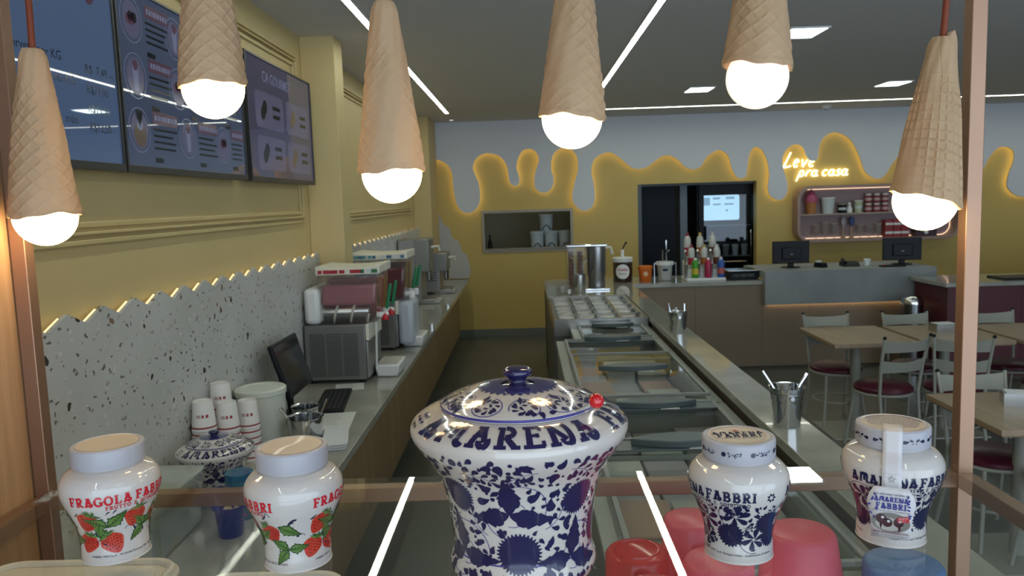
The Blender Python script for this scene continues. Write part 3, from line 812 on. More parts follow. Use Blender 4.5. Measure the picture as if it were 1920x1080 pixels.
def fragola(B, S, th0, c0):
    vz = S.vz
    p = Print(S.map(th0), .00022)
    def A(deg, z, rot=0.): v = vz(z); p.at(rad(deg) * S.at(v)[0], v, rot)
    for c in (c0, c0 + 180):
        for txt, cen, h, z, wt in (('FRAGOLA', -33, .0122, .0900, .115), ('FABBRI', 36, .0122, .0900, .115)):
            A(c + cen, z); p.slab(txt, 0, 0, h, 0, 2, wt=wt, adv=.97)
        A(c + 12, .0828); p.slab('FRUTTO E SCIROPPO', 0, 0, .0055, 0, 2, wt=.10, adv=1.0)
        A(c + 6, .012); p.text('FABBRI 1905 S.p.A.  Via Emilia Ponente, 276  40132 Bologna', 0, 0, .0030, 1, 2, .5)
    p.build('lettering', [REDP, NAVYP], B)
    p = Print(S.map(th0), .00022)
    M6 = [REDP, NAVYP, STRAW, STRAWD, LEAFD, LEAFL]
    for c in (c0, c0 + 180):
        A(c + 11, .066, rad(-14)); strawberry(p, .0150, 1)
        A(c - 24, .033, rad(28)); strawberry(p, .0150, 2)
        A(c + 51, .058, rad(18)); strawberry(p, .0138, 3)
        A(c + 126, .066, rad(-35)); strawberry(p, .0155, 4)
        A(c + 117, .034, rad(-25)); strawberry(p, .0138, 5)
        A(c - 28, .0555)
        for a in (143, 42): green_leaf(p, .0335, rad(a))
        A(c - 30, .052); green_leaf(p, .021, rad(232)); 
        A(c + 29, .046)
        for a in (38, 125, 218): green_leaf(p, .027, rad(a))
        A(c + 142, .062); green_leaf(p, .024, rad(250))
        A(c + 66, .068); green_leaf(p, .034, rad(-33))
        A(c + 76, .033)
        for a in (140, 2, 228): green_leaf(p, .027, rad(a))
        for d, z, a, L in ((-22, .080, 200, .009), (-14, .081, 205, .009), (6, .050, 60, .010), (14, .042, 100, .012), (46, .078, 30, .014), (92, .078, 190, .016), (88, .074, 190, .013), (108, .074, 20, .011), (-40, .034, 300, .012), (-46, .050, 250, .01), (30, .036, 80, .009)):
            A(c + d, z); p.drop(0, 0, L, L * .10, rad(a), .9, 1, 2)
        for d, z, R in ((4, .047, .006), (96, .050, .0055), (50, .080, .010), (-40, .030, .007)):
            A(c + d, z); p.arc(0, 0, R, .3, 2.9, .00035, 1, 2)
        A(c + 92, .052); p.disc(0, 0, lambda a: .0016, 1, 2, 14, 1)
    p.build('strawberry_print', M6, B)
def amarena(B, S, Ld, th0, c0, seed, petals):
    vz = S.vz
    p = Print(S.map(th0), .00022)
    def A(deg, z, rot=0.): v = vz(z); p.at(rad(deg) * S.at(v)[0], v, rot)
    for c in (c0, c0 + 180):
        A(c - 34, .0900); p.slab('AMARENA', 0, 0, .0125, 0, 2, wt=.115, adv=.93)
        A(c + 36, .0900); p.slab('FABBRI', 0, 0, .0125, 0, 2, wt=.115, adv=.97)
        A(c + 22, .0830); p.slab('FRUTTO E SCIROPPO', 0, 0, .0050, 0, 2, wt=.085, adv=1.05)
        A(c + 83, .0945)
        for k in range(7): p.drop(.0025 * cos(k * .9), .0025 * sin(k * .9), .0042, .0015, k * .9, .3, 0, 2)
        A(c + 40, .012); p.text('FABBRI 1905 S.p.A. Bologna (Italy) - Stabilimento di Anzola', 0, 0, .0030, 0, 2, .5)
    p.build('lettering', [NAVYP], B)
    p = Print(S.map(th0), .00022); avoid = []
    for c in (c0, c0 + 180):
        for d, z, R in ((32, .040, .0172), (88, .058, .0165), (-42, .052, .0165), (-78, .036, .0155), (136, .036, .0155)):
            A(c + d, z); p.gear(0, 0, R, 22, 0, 1); avoid.append((rad(c + d), vz(z), R))
        for d, z, s in ((42, .068, 1.15), (70, .034, 1.0), (-4, .060, 1.2), (-12, .032, .9), (118, .068, 1.1)):
            A(c + d, z)
            for k in range(6):
                a = rad(60 * k + 20); p.drop(.0160 * s * cos(a), .0160 * s * sin(a), .0155 * s, .0035 * s, a + pi, .25, 0, 1)
            for k in range(5):
                a = rad(72 * k + 40); p.drop(.016 * s * cos(a), .013 * s * sin(a), .0075 * s, .0021 * s, a + 1.2, .9, 0, 1)
            p.arc(0, 0, .0185 * s, .8, 4.9, .0004, 0, 1)
            avoid.append((rad(c + d), vz(z), .0165 * s))
    for c in (c0, c0 + 180):
        for (d, z, L, ang, curl, n) in ((58, .078, .026, 172, .8, 6), (98, .080, .020, 200, .8, 4), (20, .072, .020, 150, -.9, 4), (-26, .076, .022, 20, -.7, 5), (52, .052, .018, -30, 1.2, 4), (8, .036, .018, 200, 1.0, 4), (-58, .070, .022, 60, -.8, 5), (104, .036, .018, 120, -.8, 4)):
            A(c + d, z); p.spray(0, 0, L, rad(ang), curl, max(3, n - 1), .36, 0, 0, 1, .0003)
            for k in range(4): avoid.append((rad(c + d) + L * k / 3 * cos(rad(ang)) / .055, vz(z) + L * k / 3 * sin(rad(ang)), .005))
    fill_drops(p, S, 0, vz(.024), vz(.080), avoid, .0105, 0, seed, 2600, .86)
    fill_drops(p, S, 0, vz(.024), vz(.082), avoid, .0070, 0, seed + 5, 1800, .84)
    p.build('floral_print', [NAVYP], B)
    # print round the lid
    SL = Surf([(.0467, .134), (.0467, .1545)])
    p = Print(SL.map(th0), .00025)
    for k in range(16):
        if petals:
            p.at(rad(22.5 * k) * .0467, .0100, 0, 1, 1 if k % 2 else -1); p.drop(-.006, .001, .0085, .0024, -.4, 1.1, 0); p.drop(.003, .004, .006, .0015, -1.0, .5, 0); p.disc(.0065, .002, lambda a: .0011, 0, 0, 10, 1); p.disc(.007, -.002, lambda a: .0009, 0, 0, 10, 1)
        else:
            p.at(rad(22.5 * k) * .0467, .0105); 
            if k % 2: p.disc(0, 0, lambda a: .0031, 0, 0, 18, 1)
            rr = random.Random(k)
            for q in range(9): p.drop(rr.uniform(-.006, .006) + (0 if not k % 2 else .009), rr.uniform(-.0022, .0022), .0028, .0007, rr.uniform(0, 6.3), 1., 0)
    p.build('lid_print', [NAVYP], Ld)

J = [(-.583, 1.046), (-.318, 1.011), (.269, 1.004), (.485, 1.040)]
t, B, Ld, S = make_jar('white strawberry syrup jar at far left, its whole red name facing forward', (*J[0], ZS)); fragola(B, S, face(*J[0]), 18)
t, B, Ld, S = make_jar('white strawberry syrup jar beside the urn, red name split at both sides', (*J[1], ZS)); fragola(B, S, face(*J[1]), -91)
t, B, Ld, S = make_jar('white cherry jar with navy flowers and a printed cream lid', (*J[2], ZS)); amarena(B, S, Ld, face(*J[2]), -45, 4, False)
p = Print(flat_map((0, 0, .1577), (cos(.25), sin(.25) * -0 , 0), (0, 1, 0), (0, 0, 1)), .0002)
p.slab('AMARENA', 0, .003, .0095, 0, 0, wt=.1); p.slab('FABBRI', 0, -.010, .0115, 0, 0, wt=.1)
p.arc(0, 0, .036, 0, 2 * pi, .0003, 1, 0, n=60); p.arc(0, 0, .0335, 0, 2 * pi, .0002, 1, 0, n=60)
for k in range(5): p.drop(0, .017, .006, .0018, rad(72 * k), .4, 2, 0)
p.slab('FRUTTO E SCIROPPO', 0, -.0165, .0035, 0, 0)
p.build('lid_lettering', [NAVYP, mat('brown_print', (.25, .12, .06), .4), mat('orange_print', (.5, .16, .06), .4)], Ld)
t, B, Ld, S = make_jar('white cherry jar at right, sealed with a paper strip and hanging recipe tag', (*J[3], ZS)); amarena(B, S, Ld, face(*J[3]), 24, 14, True)
# paper strip and tag of the sealed jar
PAPER = mat('white_label_paper', (.62, .60, .63), .45)
th4 = face(*J[3])
d4 = Vector((cos(th4), sin(th4), 0)); s4 = Vector((-sin(th4), cos(th4), 0))
def label_strip(name, path, halfw, m):
    mb = MB(); vs = []; fs = []
    for (r, z), h in zip(path, halfw):
        for k in (-1, -.5, 0, .5, 1): vs.append(d4 * r + s4 * (h * k) + Vector((0, 0, z)))
    for i in range(len(path) - 1):
        for k in range(4): fs.append((i * 5 + k, i * 5 + k + 1, i * 5 + 6 + k, i * 5 + 5 + k))
    mb.add(vs, fs); o = mb.build(name, m, t, fix=False)
    so = o.modifiers.new('thickness', 'SOLIDIFY'); so.thickness = .0004; so.offset = 1
    return o
strip_p = [(.012, .1584), (.030, .1584), (.0462, .1582), (.0474, .1560), (.0474, .134), (.0500, .1285), (.0585, .1225), (.0650, .112), (.0668, .100), (.0668, .0900)]
SLb = label_strip('seal_strip', strip_p, [.0115] * 10, PAPER); SLb['label'] = 'white paper seal strip'
tag_path = [(.0668, .0905), (.0672, .082), (.0675, .072), (.0672, .060), (.0665, .048), (.0655, .036), (.0640, .022)]
TG = label_strip('recipe_tag', tag_path, [.020, .0255, .0285, .0265, .024, .0235, .0225], PAPER); TG['label'] = 'printed paper recipe tag'
o4 = Vector((0, 0, 0)) + d4 * .0683
def tagmap(x, y, l, *_): return d4 * (.0684 + l) + s4 * x + Vector((0, 0, y)) + d4 * (-.0008 * max(0, (.045 - y) / .02))
p = Print(tagmap, .00025)
p.text('Las sabrosas recetas de', 0, .0805, .0032, 0, 0, .5, shear=.35)
p.slab('AMARENA', 0, .0720, .0062, 1, 0, wt=.11, adv=.90); p.slab('FABBRI', 0, .0625, .0074, 1, 0, wt=.11, adv=.92)
p.text('LA FACCIA DE TODAS TUS CREACIONES', 0, .0585, .0018, 0, 0, .5)
p.disc(0, .0445, lambda a: .0225 / math.sqrt(cos(a) ** 2 + (sin(a) / .56) ** 2), 2, 0, 40, 3)
p.disc(-.002, .0425, lambda a: .016 / math.sqrt(cos(a) ** 2 + (sin(a) / .55) ** 2), 3, 1, 32, 2)
for x, y, r in ((-.011, .049, .0062), (-.004, .0445, .0060), (.009, .0455, .0060)):
    p.disc(x, y, lambda a: r, 4, 2, 22, 2); p.disc(x + .0015, y + .002, lambda a: r * .3, 5, 3, 12, 1)
p.drop(-.011, .045, .010, .0015, -1.7, .2, 4, 2); p.drop(.010, .042, .010, .0018, -1.5, -.3, 4, 2)
p.raw([(.008, .0455), (.0215, .0480), (.0205, .0555), (.007, .0525)], [(0, 1, 2, 3)], 6, 3)
p.at(.0145, .0505, .17); p.text('RECETAS', 0, .0008, .0019, 7, 4, .5); p.text('DE 12', 0, -.002, .0016, 7, 4, .5); p.at(0, 0)
p.text('www.amarenafabbri.com', 0, .0300, .0030, 8, 0, .5, bold=.02)
for k in range(9): p.raw([(-.021 + .0047 * k, .0270), (-.018 + .0047 * k, .0270), (-.018 + .0047 * k, .0274), (-.021 + .0047 * k, .0274)], [(0, 1, 2, 3)], 0, 0)
for k in range(14):
    x = (-.0225 if k < 7 else .0215); rr = random.Random(k); p.drop(x + rr.uniform(-.003, .004), .052 + .005 * (k % 7), .005, .0012, rr.uniform(0, 6), 1, 1, 0)
p.build('tag_print', [mat('blue_grey_print', (.05, .05, .13), .4), mat('blue_print', (.03, .035, .26), .4), mat('photo_grey_print', (.20, .19, .17), .4), mat('photo_cream_print', (.42, .40, .38), .4), mat('cherry_print', (.045, .006, .010), .25), PAPER, mat('red_flag_print', (.50, .02, .04), .4), mat('white_print', (.8, .78, .75), .4), mat('maroon_print', (.14, .015, .04), .4)], TG)
p = Print(lambda x, y, l, *_: d4 * (.0676 + l + .0002) + s4 * x + Vector((0, 0, y)), .0002)
for k in range(8): p.raw([(-.0105 + .0028 * k, .1082), (-.0090 + .0028 * k, .1082), (-.0090 + .0028 * k, .1085), (-.0105 + .0028 * k, .1085)], [(0, 1, 2, 3)], 0, 0)
st_ = [(.0048 * (1 if k % 2 == 0 else .42) * cos(pi / 2 + k * pi / 5), .1015 + .0048 * (1 if k % 2 == 0 else .42) * sin(pi / 2 + k * pi / 5)) for k in range(10)]
p.strip(st_ + [st_[0], st_[1]], .0003, 0, 0)
p.text('1', 0, .1004, .0022, 0, 0, .5)
p.build('strip_print', [NAVYP], SLb)
p = Print(flat_map((0, 0, .1577), s4, -d4, (0, 0, 1)), .0002)
rr = random.Random(3)
for k in range(9):
    y = .026 - .0055 * k; hw = math.sqrt(max(0, .036 ** 2 - y * y)) - .004
    x = -hw
    while x < hw - .002:
        L = rr.uniform(.002, .006); p.raw([(x, y), (min(hw, x + L), y), (min(hw, x + L), y + .0018), (x, y + .0018)], [(0, 1, 2, 3)], 0, 0); x += L + .0011
p.arc(0, 0, .0365, rad(20), rad(160), .0016, 0, 0, n=40)
p.text('240 g', 0, -.0385, .0046, 0, 1, .5)
p.build('lid_lettering', [mat('lilac_grey_print', (.17, .15, .24), .4)], Ld)

# ------------------------------------------------------------------ tubs and lids below the glass shelf
ZB = 1.18
def plastic(name, colr, body=.62, rough=.15): return thin_glass(name, tuple(.55 + .45 * c for c in colr), 1.45, rough, body, colr)
PINK = plastic('pink_translucent_plastic', (1., .19, .28), .97, .25)
REDT = plastic('red_translucent_plastic', (.85, .075, .07), .80, .12)
def tub(name, label, cat, x, y, r0, r1, h, m, grp, rings=True):
    """upside-down tub: r0 the upper, closed end, r1 the rim below"""
    t = thing(name, label, cat, (x, y, ZB), 0, grp)
    MB().lathe([(r1, .0), (r1, .006), (r1 - .004, .010), (r1 - .004, .026), (r1 - .007, .030), (r0 + .004, h - .006), (r0, h - .001), (r0 - .003, h), (.0001, h)], 48, caps=False).build('wall', m, t)
    MB().lathe([(r1 + .004, 0), (r1 + .004, .005), (r1 - .001, .006)], 48, caps=False).build('rim', m, t)
    if rings: MB().lathe([(r0 * .80, h), (r0 * .78, h + .0025), (r0 * .74, h + .0025), (r0 * .72, h)], 40, caps=False).build('base_ring', m, t)
    return t
G = 'upturned plastic tubs under the glass shelf'
tub('plastic_tub', 'tall pink upturned tub behind the cherry jar', 'tub', .249, 1.200, .042, .058, .165, PINK, G, False)
tub('plastic_tub', 'pink upturned tub directly below the cherry jar', 'tub', .262, 1.085, .046, .058, .150, PINK, G, False)
tub('plastic_tub', 'wide pink upturned tub right of the cherry jar', 'tub', .402, 1.150, .047, .078, .162, PINK, G, False)
tub('plastic_cup', 'red upturned cup under the shelf, right of the urn', 'cup', .150, 1.118, .042, .054, .152, REDT, 'red cups under the shelf')
tub('plastic_cup', 'red upturned cup at the lower edge, in front of the other red cup', 'cup', .160, 1.005, .043, .054, .150, REDT, 'red cups under the shelf')
tub('plastic_tub', 'blue upturned tub under the sealed cherry jar', 'tub', .525, 1.085, .050, .062, .140, mat('blue_satin_plastic', (.10, .22, .50), .35), G, False)
CREAM = mat('cream_white_plastic', (.78, .74, .66), .4)
def lidded(label, x0, x1, y0, y1, h, extra):
    t = thing('storage_tub', label, 'tub', ((x0 + x1) / 2, (y0 + y1) / 2, ZB), 0, 'white lidded tubs under the shelf')
    a, b = (x1 - x0) / 2, (y1 - y0) / 2
    MB().prism(rrect(-a + .012, a - .012, -b + .012, b - .012, .035), 0, h - .012, 'xy').build('body', CREAM, t)
    Ld = MB().prism(rrect(-a, a, -b, b, .045, 8), h - .016, h - .006, 'xy').build('lid', CREAM, t, bevel=.003)
    MB().tube([(p[0], p[1], h - .004) for p in rrect(-a + .010, a - .010, -b + .010, b - .010, .038, 8)], .006, 8, closed=True).build('raised_edge', CREAM, Ld)
    MB().prism(rrect(-a + .028, a - .028, -b + .028, b - .028, .03, 8), h - .008, h - .001, 'xy').build('raised_panel', CREAM, Ld, bevel=.003)
    if extra:
        p = Print(flat_map((.006, .010, h - .001), (1, 0, 0), (0, 1, 0), (0, 0, 1)), .0004)
        p.disc(0, 0, lambda a: .028 + .003 * sin(5 * a), 0, 0, 40, 2); p.build('red_print', [mat('faded_red_print', (.45, .10, .10), .5)], Ld)
    return t
lidded('white lidded tub at lower left, below the leftmost jar', -.800, -.515, .83, 1.118, .160, True)
lidded('white lidded tub below the second strawberry jar', -.480, -.262, .80, 1.085, .150, False)
# ------------------------------------------------------------------ menu screens on the left wall
def screen_mat(name, colr, estr): return mat(name, (.02, .025, .035), .02, emit=colr, estr=estr, spec=.8)
SCR1 = screen_mat('blue_screen', (.075, .13, .26), .40)
SCR2 = screen_mat('blue_grey_screen', (.08, .115, .22), .25)
SCR3 = screen_mat('violet_screen', (.075, .065, .14), .26)
INK = mat('screen_ink', (.006, .008, .012), .1)
INKV = mat('screen_violet_ink', (.02, .01, .03), .12, emit=(.08, .05, .17), estr=.35)
BANN = mat('screen_banner', (.03, .01, .02), .12, emit=(.09, .05, .08), estr=.34)
PALE = mat('screen_pale', (.03, .03, .04), .12, emit=(.16, .18, .30), estr=.45)
BROWN = mat('screen_brown', (.03, .02, .015), .12, emit=(.12, .09, .06), estr=.35)
CARD = mat('screen_card', (.03, .03, .04), .12, emit=(.12, .12, .23), estr=.30)
TVF = mat('dark_tv_frame', (.035, .035, .035), .35)
XV = -1.30
def tv(label, y0, y1, z0, z1, scr):
    t = thing('menu_screen', label, 'screen', (XW, (y0 + y1) / 2, z0), 0, 'menu screens on the left wall')
    a = (y1 - y0) / 2; h = z1 - z0; d = XV - XW
    f = MB(); e = .009
    f.box(.03, d + .006, -a, a, 0, .024); f.box(.03, d + .006, -a, a, h - e, h); f.box(.03, d + .006, -a, -a + e, .024, h - e); f.box(.03, d + .006, a - e, a, .024, h - e)
    f.build('bezel', TVF, t, bevel=.001)
    box('casing', .028, d - .004, -a + .002, a - .002, .002, h - .002, BLACK, t, 0)
    s = box('screen_panel', d - .003, d, -a + e, a - e, .024, h - e, scr, t, 0)
    box('wall_bracket', 0, .028, -.2, .2, h * .3, h * .7, BLACK, t)
    p = Print(flat_map((d, -a, 0), (0, 1, 0), (0, 0, 1), (1, 0, 0)), .0006)
    return t, s, p
W1 = 1.115
# first screen: prices per kilo
t, s, p = tv('blue menu screen at far left listing prices per kilo', 2.59 - W1, 2.585, 1.984, 2.602, SCR1)
p.text('Sedução', .70, .515, .050, 1, 0, .0, shear=.3, bold=.012)
p.raw([(.71, .49), (.87, .49), (.88, .50), (.72, .505)], [(0, 1, 2, 3)], 3, 0)
p.disc(.99, .565, lambda a: .055 + .018 * sin(3 * a + 1), 2, 0, 26, 2); p.disc(1.01, .545, lambda a: .02, 5, 1, 16, 1); p.drop(.98, .62, .11, .02, -1.5, .2, 2, 1)
for i, (a, b) in enumerate((('Sorvete por KG', 'R$  7,49'), ('Sorvete KG', 'R$74,90'), ('', 'R$13,50'), ('mão', 'R$13,50'))):
    z = (.302, .242, .185, .130)[i]
    if a: p.text(a, (.80, .86, .86, .86)[i], z, .027, 0, 0, 1.)
    p.text(b, .92, z - .014, .027, 0, 0)
p.text('/100g', 1.058, .290, .010, 0, 0)
p.build('menu_print', [INK, INKV, BANN, PALE, CARD, BROWN], s)
# second screen: small offers
t, s, p = tv('blue grey menu screen of small picture offers, middle of the three', 2.60, 3.73, 1.984, 2.602, SCR2)
def offer(x, y, w, pic):
    p.arc(x, y, .075, 0, 2 * pi, .0016, 3, 0, n=40); p.disc(x, y, lambda a: .062, 4, 0, 30, 1)
    if pic == 0:
        for q in range(4): p.disc(x - .02 + .013 * q, y + .01 * (q % 2), lambda a: .018, 0 if q % 2 else 2, 1, 14, 1)
    elif pic == 1:
        p.raw([(x - .014, y - .05), (x + .014, y - .05), (x + .022, y + .035), (x - .022, y + .035)], [(0, 1, 2, 3)], 3, 1); p.disc(x, y + .036, lambda a: .018, 2, 2, 14, 1)
    else:
        p.disc(x, y - .015, lambda a: .042, 5, 1, 24, 1); p.disc(x, y + .02, lambda a: .022, 3, 2, 20, 1)
        for q in (-.5, -.15, .2, .5): p.drop(x + q * .04, y + .07, .06, .006, -1.6 - q * .5, 0, 0, 3)
    p.raw([(x + .10, y + .030), (x + .10 + w, y + .030), (x + .10 + w, y + .075), (x + .10, y + .075)], [(0, 1, 2, 3)], 2, 0)
    rr = random.Random(int(x * 1000) + int(y * 100)); xx = x + .112
    while xx < x + .09 + w:
        L = rr.uniform(.008, .02); p.raw([(xx, y + .043), (min(xx + L, x + .092 + w), y + .043), (min(xx + L, x + .092 + w), y + .062), (xx, y + .062)], [(0, 1, 2, 3)], 3, 1); xx += L + .006
    for q in range(4):
        L = w * rr.uniform(.75, 1.0)
        p.raw([(x + .10, y + .008 - .022 * q), (x + .10 + L, y + .008 - .022 * q), (x + .10 + L, y + .016 - .022 * q), (x + .10, y + .016 - .022 * q)], [(0, 1, 2, 3)], 0, 0)
    p.raw([(x + .10, y - .105), (x + .16, y - .105), (x + .16, y - .088), (x + .10, y - .088)], [(0, 1, 2, 3)], 0, 0)
for q, (x, y, w_, k) in enumerate(((.11, .51, .18, 0), (.11, .325, .18, 1), (.11, .145, .20, 2), (.44, .51, .16, 1), (.44, .325, .16, 0), (.50, .145, .20, 1), (.86, .145, .15, 0), (.80, .51, .16, 2), (.80, .325, .16, 1))): offer(x, y, w_, k)
p.build('menu_print', [INK, INKV, BANN, PALE, CARD, BROWN], s)
# third screen: four cards
t, s, p = tv('dark violet menu screen with four cards, next to the pilaster', 3.79, 4.93, 1.984, 2.602, SCR3)
p.text('CA GOURMET', .25, .505, .055, 3, 0, 0, bold=.01)
for (x0, x1, y0, y1) in ((.12, .58, .27, .45), (.62, 1.06, .27, .45), (.12, .58, .06, .23), (.62, 1.06, .06, .23)):
    rp = rrect(x0, x1, y0, y1, .035, 5); p.raw(rp, [tuple(range(len(rp)))], 4, 0)
    p.disc(x0 + .13, (y0 + y1) / 2, lambda a: .045 + .015 * sin(2 * a), 0 if x0 < .3 else 5, 1, 20, 1)
    for q in range(2): p.raw([(x0 + .27, y0 + .06 + .045 * q), (x0 + .39, y0 + .06 + .045 * q), (x0 + .39, y0 + .08 + .045 * q), (x0 + .27, y0 + .08 + .045 * q)], [(0, 1, 2, 3)], 0, 1)
p.build('menu_print', [INK, INKV, BANN, PALE, CARD, BROWN], s)

# ------------------------------------------------------------------ left counter
t = thing('counter_base', 'long brown wood counter base along the left wall', 'counter', (0, 0, 0))
y = 1.45
while y < 10.3:
    y1 = min(y + .62, 10.45)
    box('front_panel', -.93, -.912, y, y1 - .004, .10, ZC - .045, OAKP, t, .001); y = y1
box('carcass', XW + .002, -.932, 1.45, 10.45, .10, ZC - .041, mat('dark_carcass', (.09, .07, .05), .7), t, 0)
box('plinth', XW + .002, -.99, 1.45, 10.45, 0, .10, mat('dark_plinth', (.03, .03, .028), .6), t, 0)
o = box('worktop', XW + .001, -.768, 1.42, 10.5, ZC - .04, ZC, STONE, None, .003); tag(o, 'pale stone worktop along the left wall', 'worktop')

# ------------------------------------------------------------------ twin-bowl slush machines
CLEAR = thin_glass('clear_plastic', (.93, .93, .92), 1.45, .03, .06, (.9, .9, .88))
def slush_colours(k):
    return thin_glass('red_drink' if k == 0 else 'pink_slush' if k == 1 else 'dark_red_drink', ((.75, .10, .12), (.8, .45, .5), (.35, .02, .04))[k], 1.33, .05, (.75, .62, .93)[k], ((.50, .006, .02), (.60, .22, .25), (.13, .004, .014))[k])
SLG = mat('slush_grey', (.20, .195, .185), .4, .5)
DGREEN = mat('green_handle', (.01, .20, .075), .35)
DRED = mat('red_knob', (.48, .012, .02), .3)
PRN = mat('lid_print_red', (.40, .02, .03), .4); PRG = mat('lid_print_green', (.03, .16, .06), .4); PRB = mat('lid_print_blue', (.06, .16, .26), .4); PRP = mat('lid_print_pale', (.55, .60, .60), .4)
OFFW = mat('ivory_plastic', (.70, .67, .57), .4)
def slush(label, loc, kinds, lidcols, wide):
    """front with the taps faces +x, origin at the base's front near corner"""
    t = thing('slush_machine', label, 'drink machine', loc, 0, 'twin-bowl slush machines on the left counter')
    D, Wd, Hb = .355, .41, .345
    b = box('housing', -D, 0, 0, Wd, .02, Hb, SLG, t, .006)
    for k in range(3):
        g = MB()
        for i in range(20): g.box(-D + .03 + .098 * k, -D + .115 + .098 * k, -.004, .002, .045 + .0128 * i, .0515 + .0128 * i)
        g.build('louver_panel', mat('dark_louver', (.10, .097, .09), .45, .4), b)
    for i in (0, 1):
        for j in (0, 1): MB().lathe([(.016, 0), (.016, .02)], 12, (-D + .03 + i * (D - .06), .03 + j * (Wd - .06), 0)).build('foot', BLACK, t)
    box('front_panel', .0005, .012, .004, Wd - .004, .03, Hb - .10, STEELD, t, .003)
    box('control_panel', .0005, .022, .004, Wd - .004, Hb - .095, Hb, OFFW, t, .004)
    for j in range(2):
        y0 = .012 + j * .20; y1 = y0 + .185; yc = (y0 + y1) / 2
        x0, x1 = -.262, .085
        bw = MB()
        prof = [(x0, .50), (x0, .40), (x0 + .02, .375), (x1 - .055, .365), (x1 - .03, .42), (x1, .64), (x0 - .01, .64)]
        prof = [(x0, .62 - .27), (x1 - .02, .62 - .27), (x1, .632), (x0 - .008, .632)]
        bw.prism(prof, y0, y1, 'xz'); bowl = bw.build('bowl', CLEAR, t, bevel=.02)
        lq = MB(); top = .575 if j == 0 else .60
        lq.prism([(x0 + .008, .455 if kinds[j] == 1 else .362), (x1 - .028, .455 if kinds[j] == 1 else .362), (x1 - .012, top), (x0 + .006 + (.02 if kinds[j] == 1 else 0), top)], y0 + .006, y1 - .006, 'xz'); lq.build('drink', slush_colours(kinds[j]), bowl, bevel=.018)
        MB().lathe([(.047, -.285), (.047, .0), (.040, .012), (.0001, .014)], 28, (0, yc, .41), axis='x').build('cooling_drum', STEEL, bowl)
        sp = [(-.25 + .27 * k / 60, yc + .062 * sin(2 * pi * k / 22), .41 + .062 * cos(2 * pi * k / 22)) for k in range(61)]
        MB().tube(sp, .006, 6).build('auger', OFFW, bowl)
        lid = MB()
        n = 10; up = [(x0 - .012 + (x1 - x0 + .026) * k / n, .672 + .014 * (2 * k / n - 1) ** 2) for k in range(n + 1)]
        lid.prism([(x0 - .010, .634), (x1 + .014, .634)] + list(reversed(up)), y0 - .004, y1 + .004, 'xz')
        lo = lid.build('lid', OFFW, t, bevel=.006)
        pm = Print(flat_map((0, y0 - .0045, 0), (1, 0, 0), (0, 0, 1), (0, -1, 0)), .0006)
        rr = random.Random(j + 3 + int(wide * 10))
        x = x0 + .005
        for k in range(11):
            w_ = rr.uniform(.02, .036)
            if k != 5: pm.raw([(x, .643), (x + w_, .643), (x + w_, .664), (x, .664)], [(0, 1, 2, 3)], rr.choice((0, 0, 1, 2)), 0)
            x += .031
        pm.build('lid_print', lidcols, lo)
        MB().lathe([(.018, 0), (.018, .06), (.012, .07)], 14, (x1 - .03, yc, .385), axis='x').build('tap', WHITE, t)
        MB().tube([(x1 + .03, yc, .42), (x1 + .045, yc, .50), (x1 + .058, yc, .565)], .010, 8).build('tap_handle', DGREEN, t)
        MB().lathe([(.02, -.03), (.022, 0), (.014, .012)], 14, (x1 + .02, yc, .385)).build('tap_spout', DRED if kinds[j] != 2 else WHITE, t)
        box('rear_cap', -.352, -.255, y0 - .006, y1 + .006, Hb + .002, .56, WHITE, t, .03)
    MB().tube([(.035, .12, .05), (.045, .12, .34)], .006, 8).build('drain_pipe', WHITE, t)
    tr = MB(); a, bb = (.02, .165, .14, .40), (.01, .175, .13, .41)
    tr.frus((.03, .155, .14, .40), (.02, .168, .13, .41), .002, .075); tr.build('drip_tray', WHITE, t, bevel=.01)
    box('tray_grid', .035, .15, .15, .39, .0755, .079, mat('pale_tray_grid', (.52, .50, .45), .5), t, .001)
    return t
slush('slush machine with red and pink drinks and green handles, nearest on the left counter', (-.945, 4.50, ZC), (1, 0), [PRN, PRG, PRP], 1)
m2 = slush('slush machine full of dark red drink, second on the left counter', (-.935, 5.49, ZC), (2, 2), [PRB, mat('lid_print_teal', (.12, .30, .34), .4), PRP], 2)
m2.scale = (1.06, 1, 1.02)
box('front_cover', .013, .115, .03, .37, .03, .34, mat('pale_blue_plastic', (.50, .53, .60), .35), m2, .03)
# soft-serve machines further back
def soft(label, loc, W, D, H, head):
    t = thing('soft_serve_machine', label, 'ice cream machine', loc, 0, 'grey machines at the end of the left counter')
    box('housing', 0, W * .72, 0, D, .02, H, STEELD, t, .008)
    box('head', W * .5, W, -.002, D + .002, H * head, H + .003, mat('grey_metal', (.26, .26, .255), .4, .5), t, .012)
    box('base', W * .45, W * 1.12, .01, D - .01, .0, .05, STEELD, t, .008)
    box('drip_tray', W * .80, W * 1.25, .03, D - .03, .003, .028, mat('grey_tray', (.45, .45, .43), .4), t, .006)
    MB().lathe([(.03, -.10), (.034, 0)], 16, (W * .9, D / 2, H * head)).build('nozzle', CHROME, t)
    lv = MB(); lv.tube([(W * .98, D / 2, H * .86), (W * 1.25, D / 2, H * .875), (W * 1.27, D / 2, H * .80)], .014, 8); lv.build('lever', OFFW, t)
    for k in range(4): box('vent_slot', W * .1, W * .62, -.003, .001, .15 + .03 * k, .158 + .03 * k, BLACK, t, 0)
    return t
soft('tall grey ice cream machine at the end of the left counter', (-1.30, 8.0, ZC), .315, .42, .665, .50)
s2 = soft('lower grey ice cream machine with ivory lever, last on the left counter', (-1.20, 8.9, ZC), .30, .42, .46, .55)

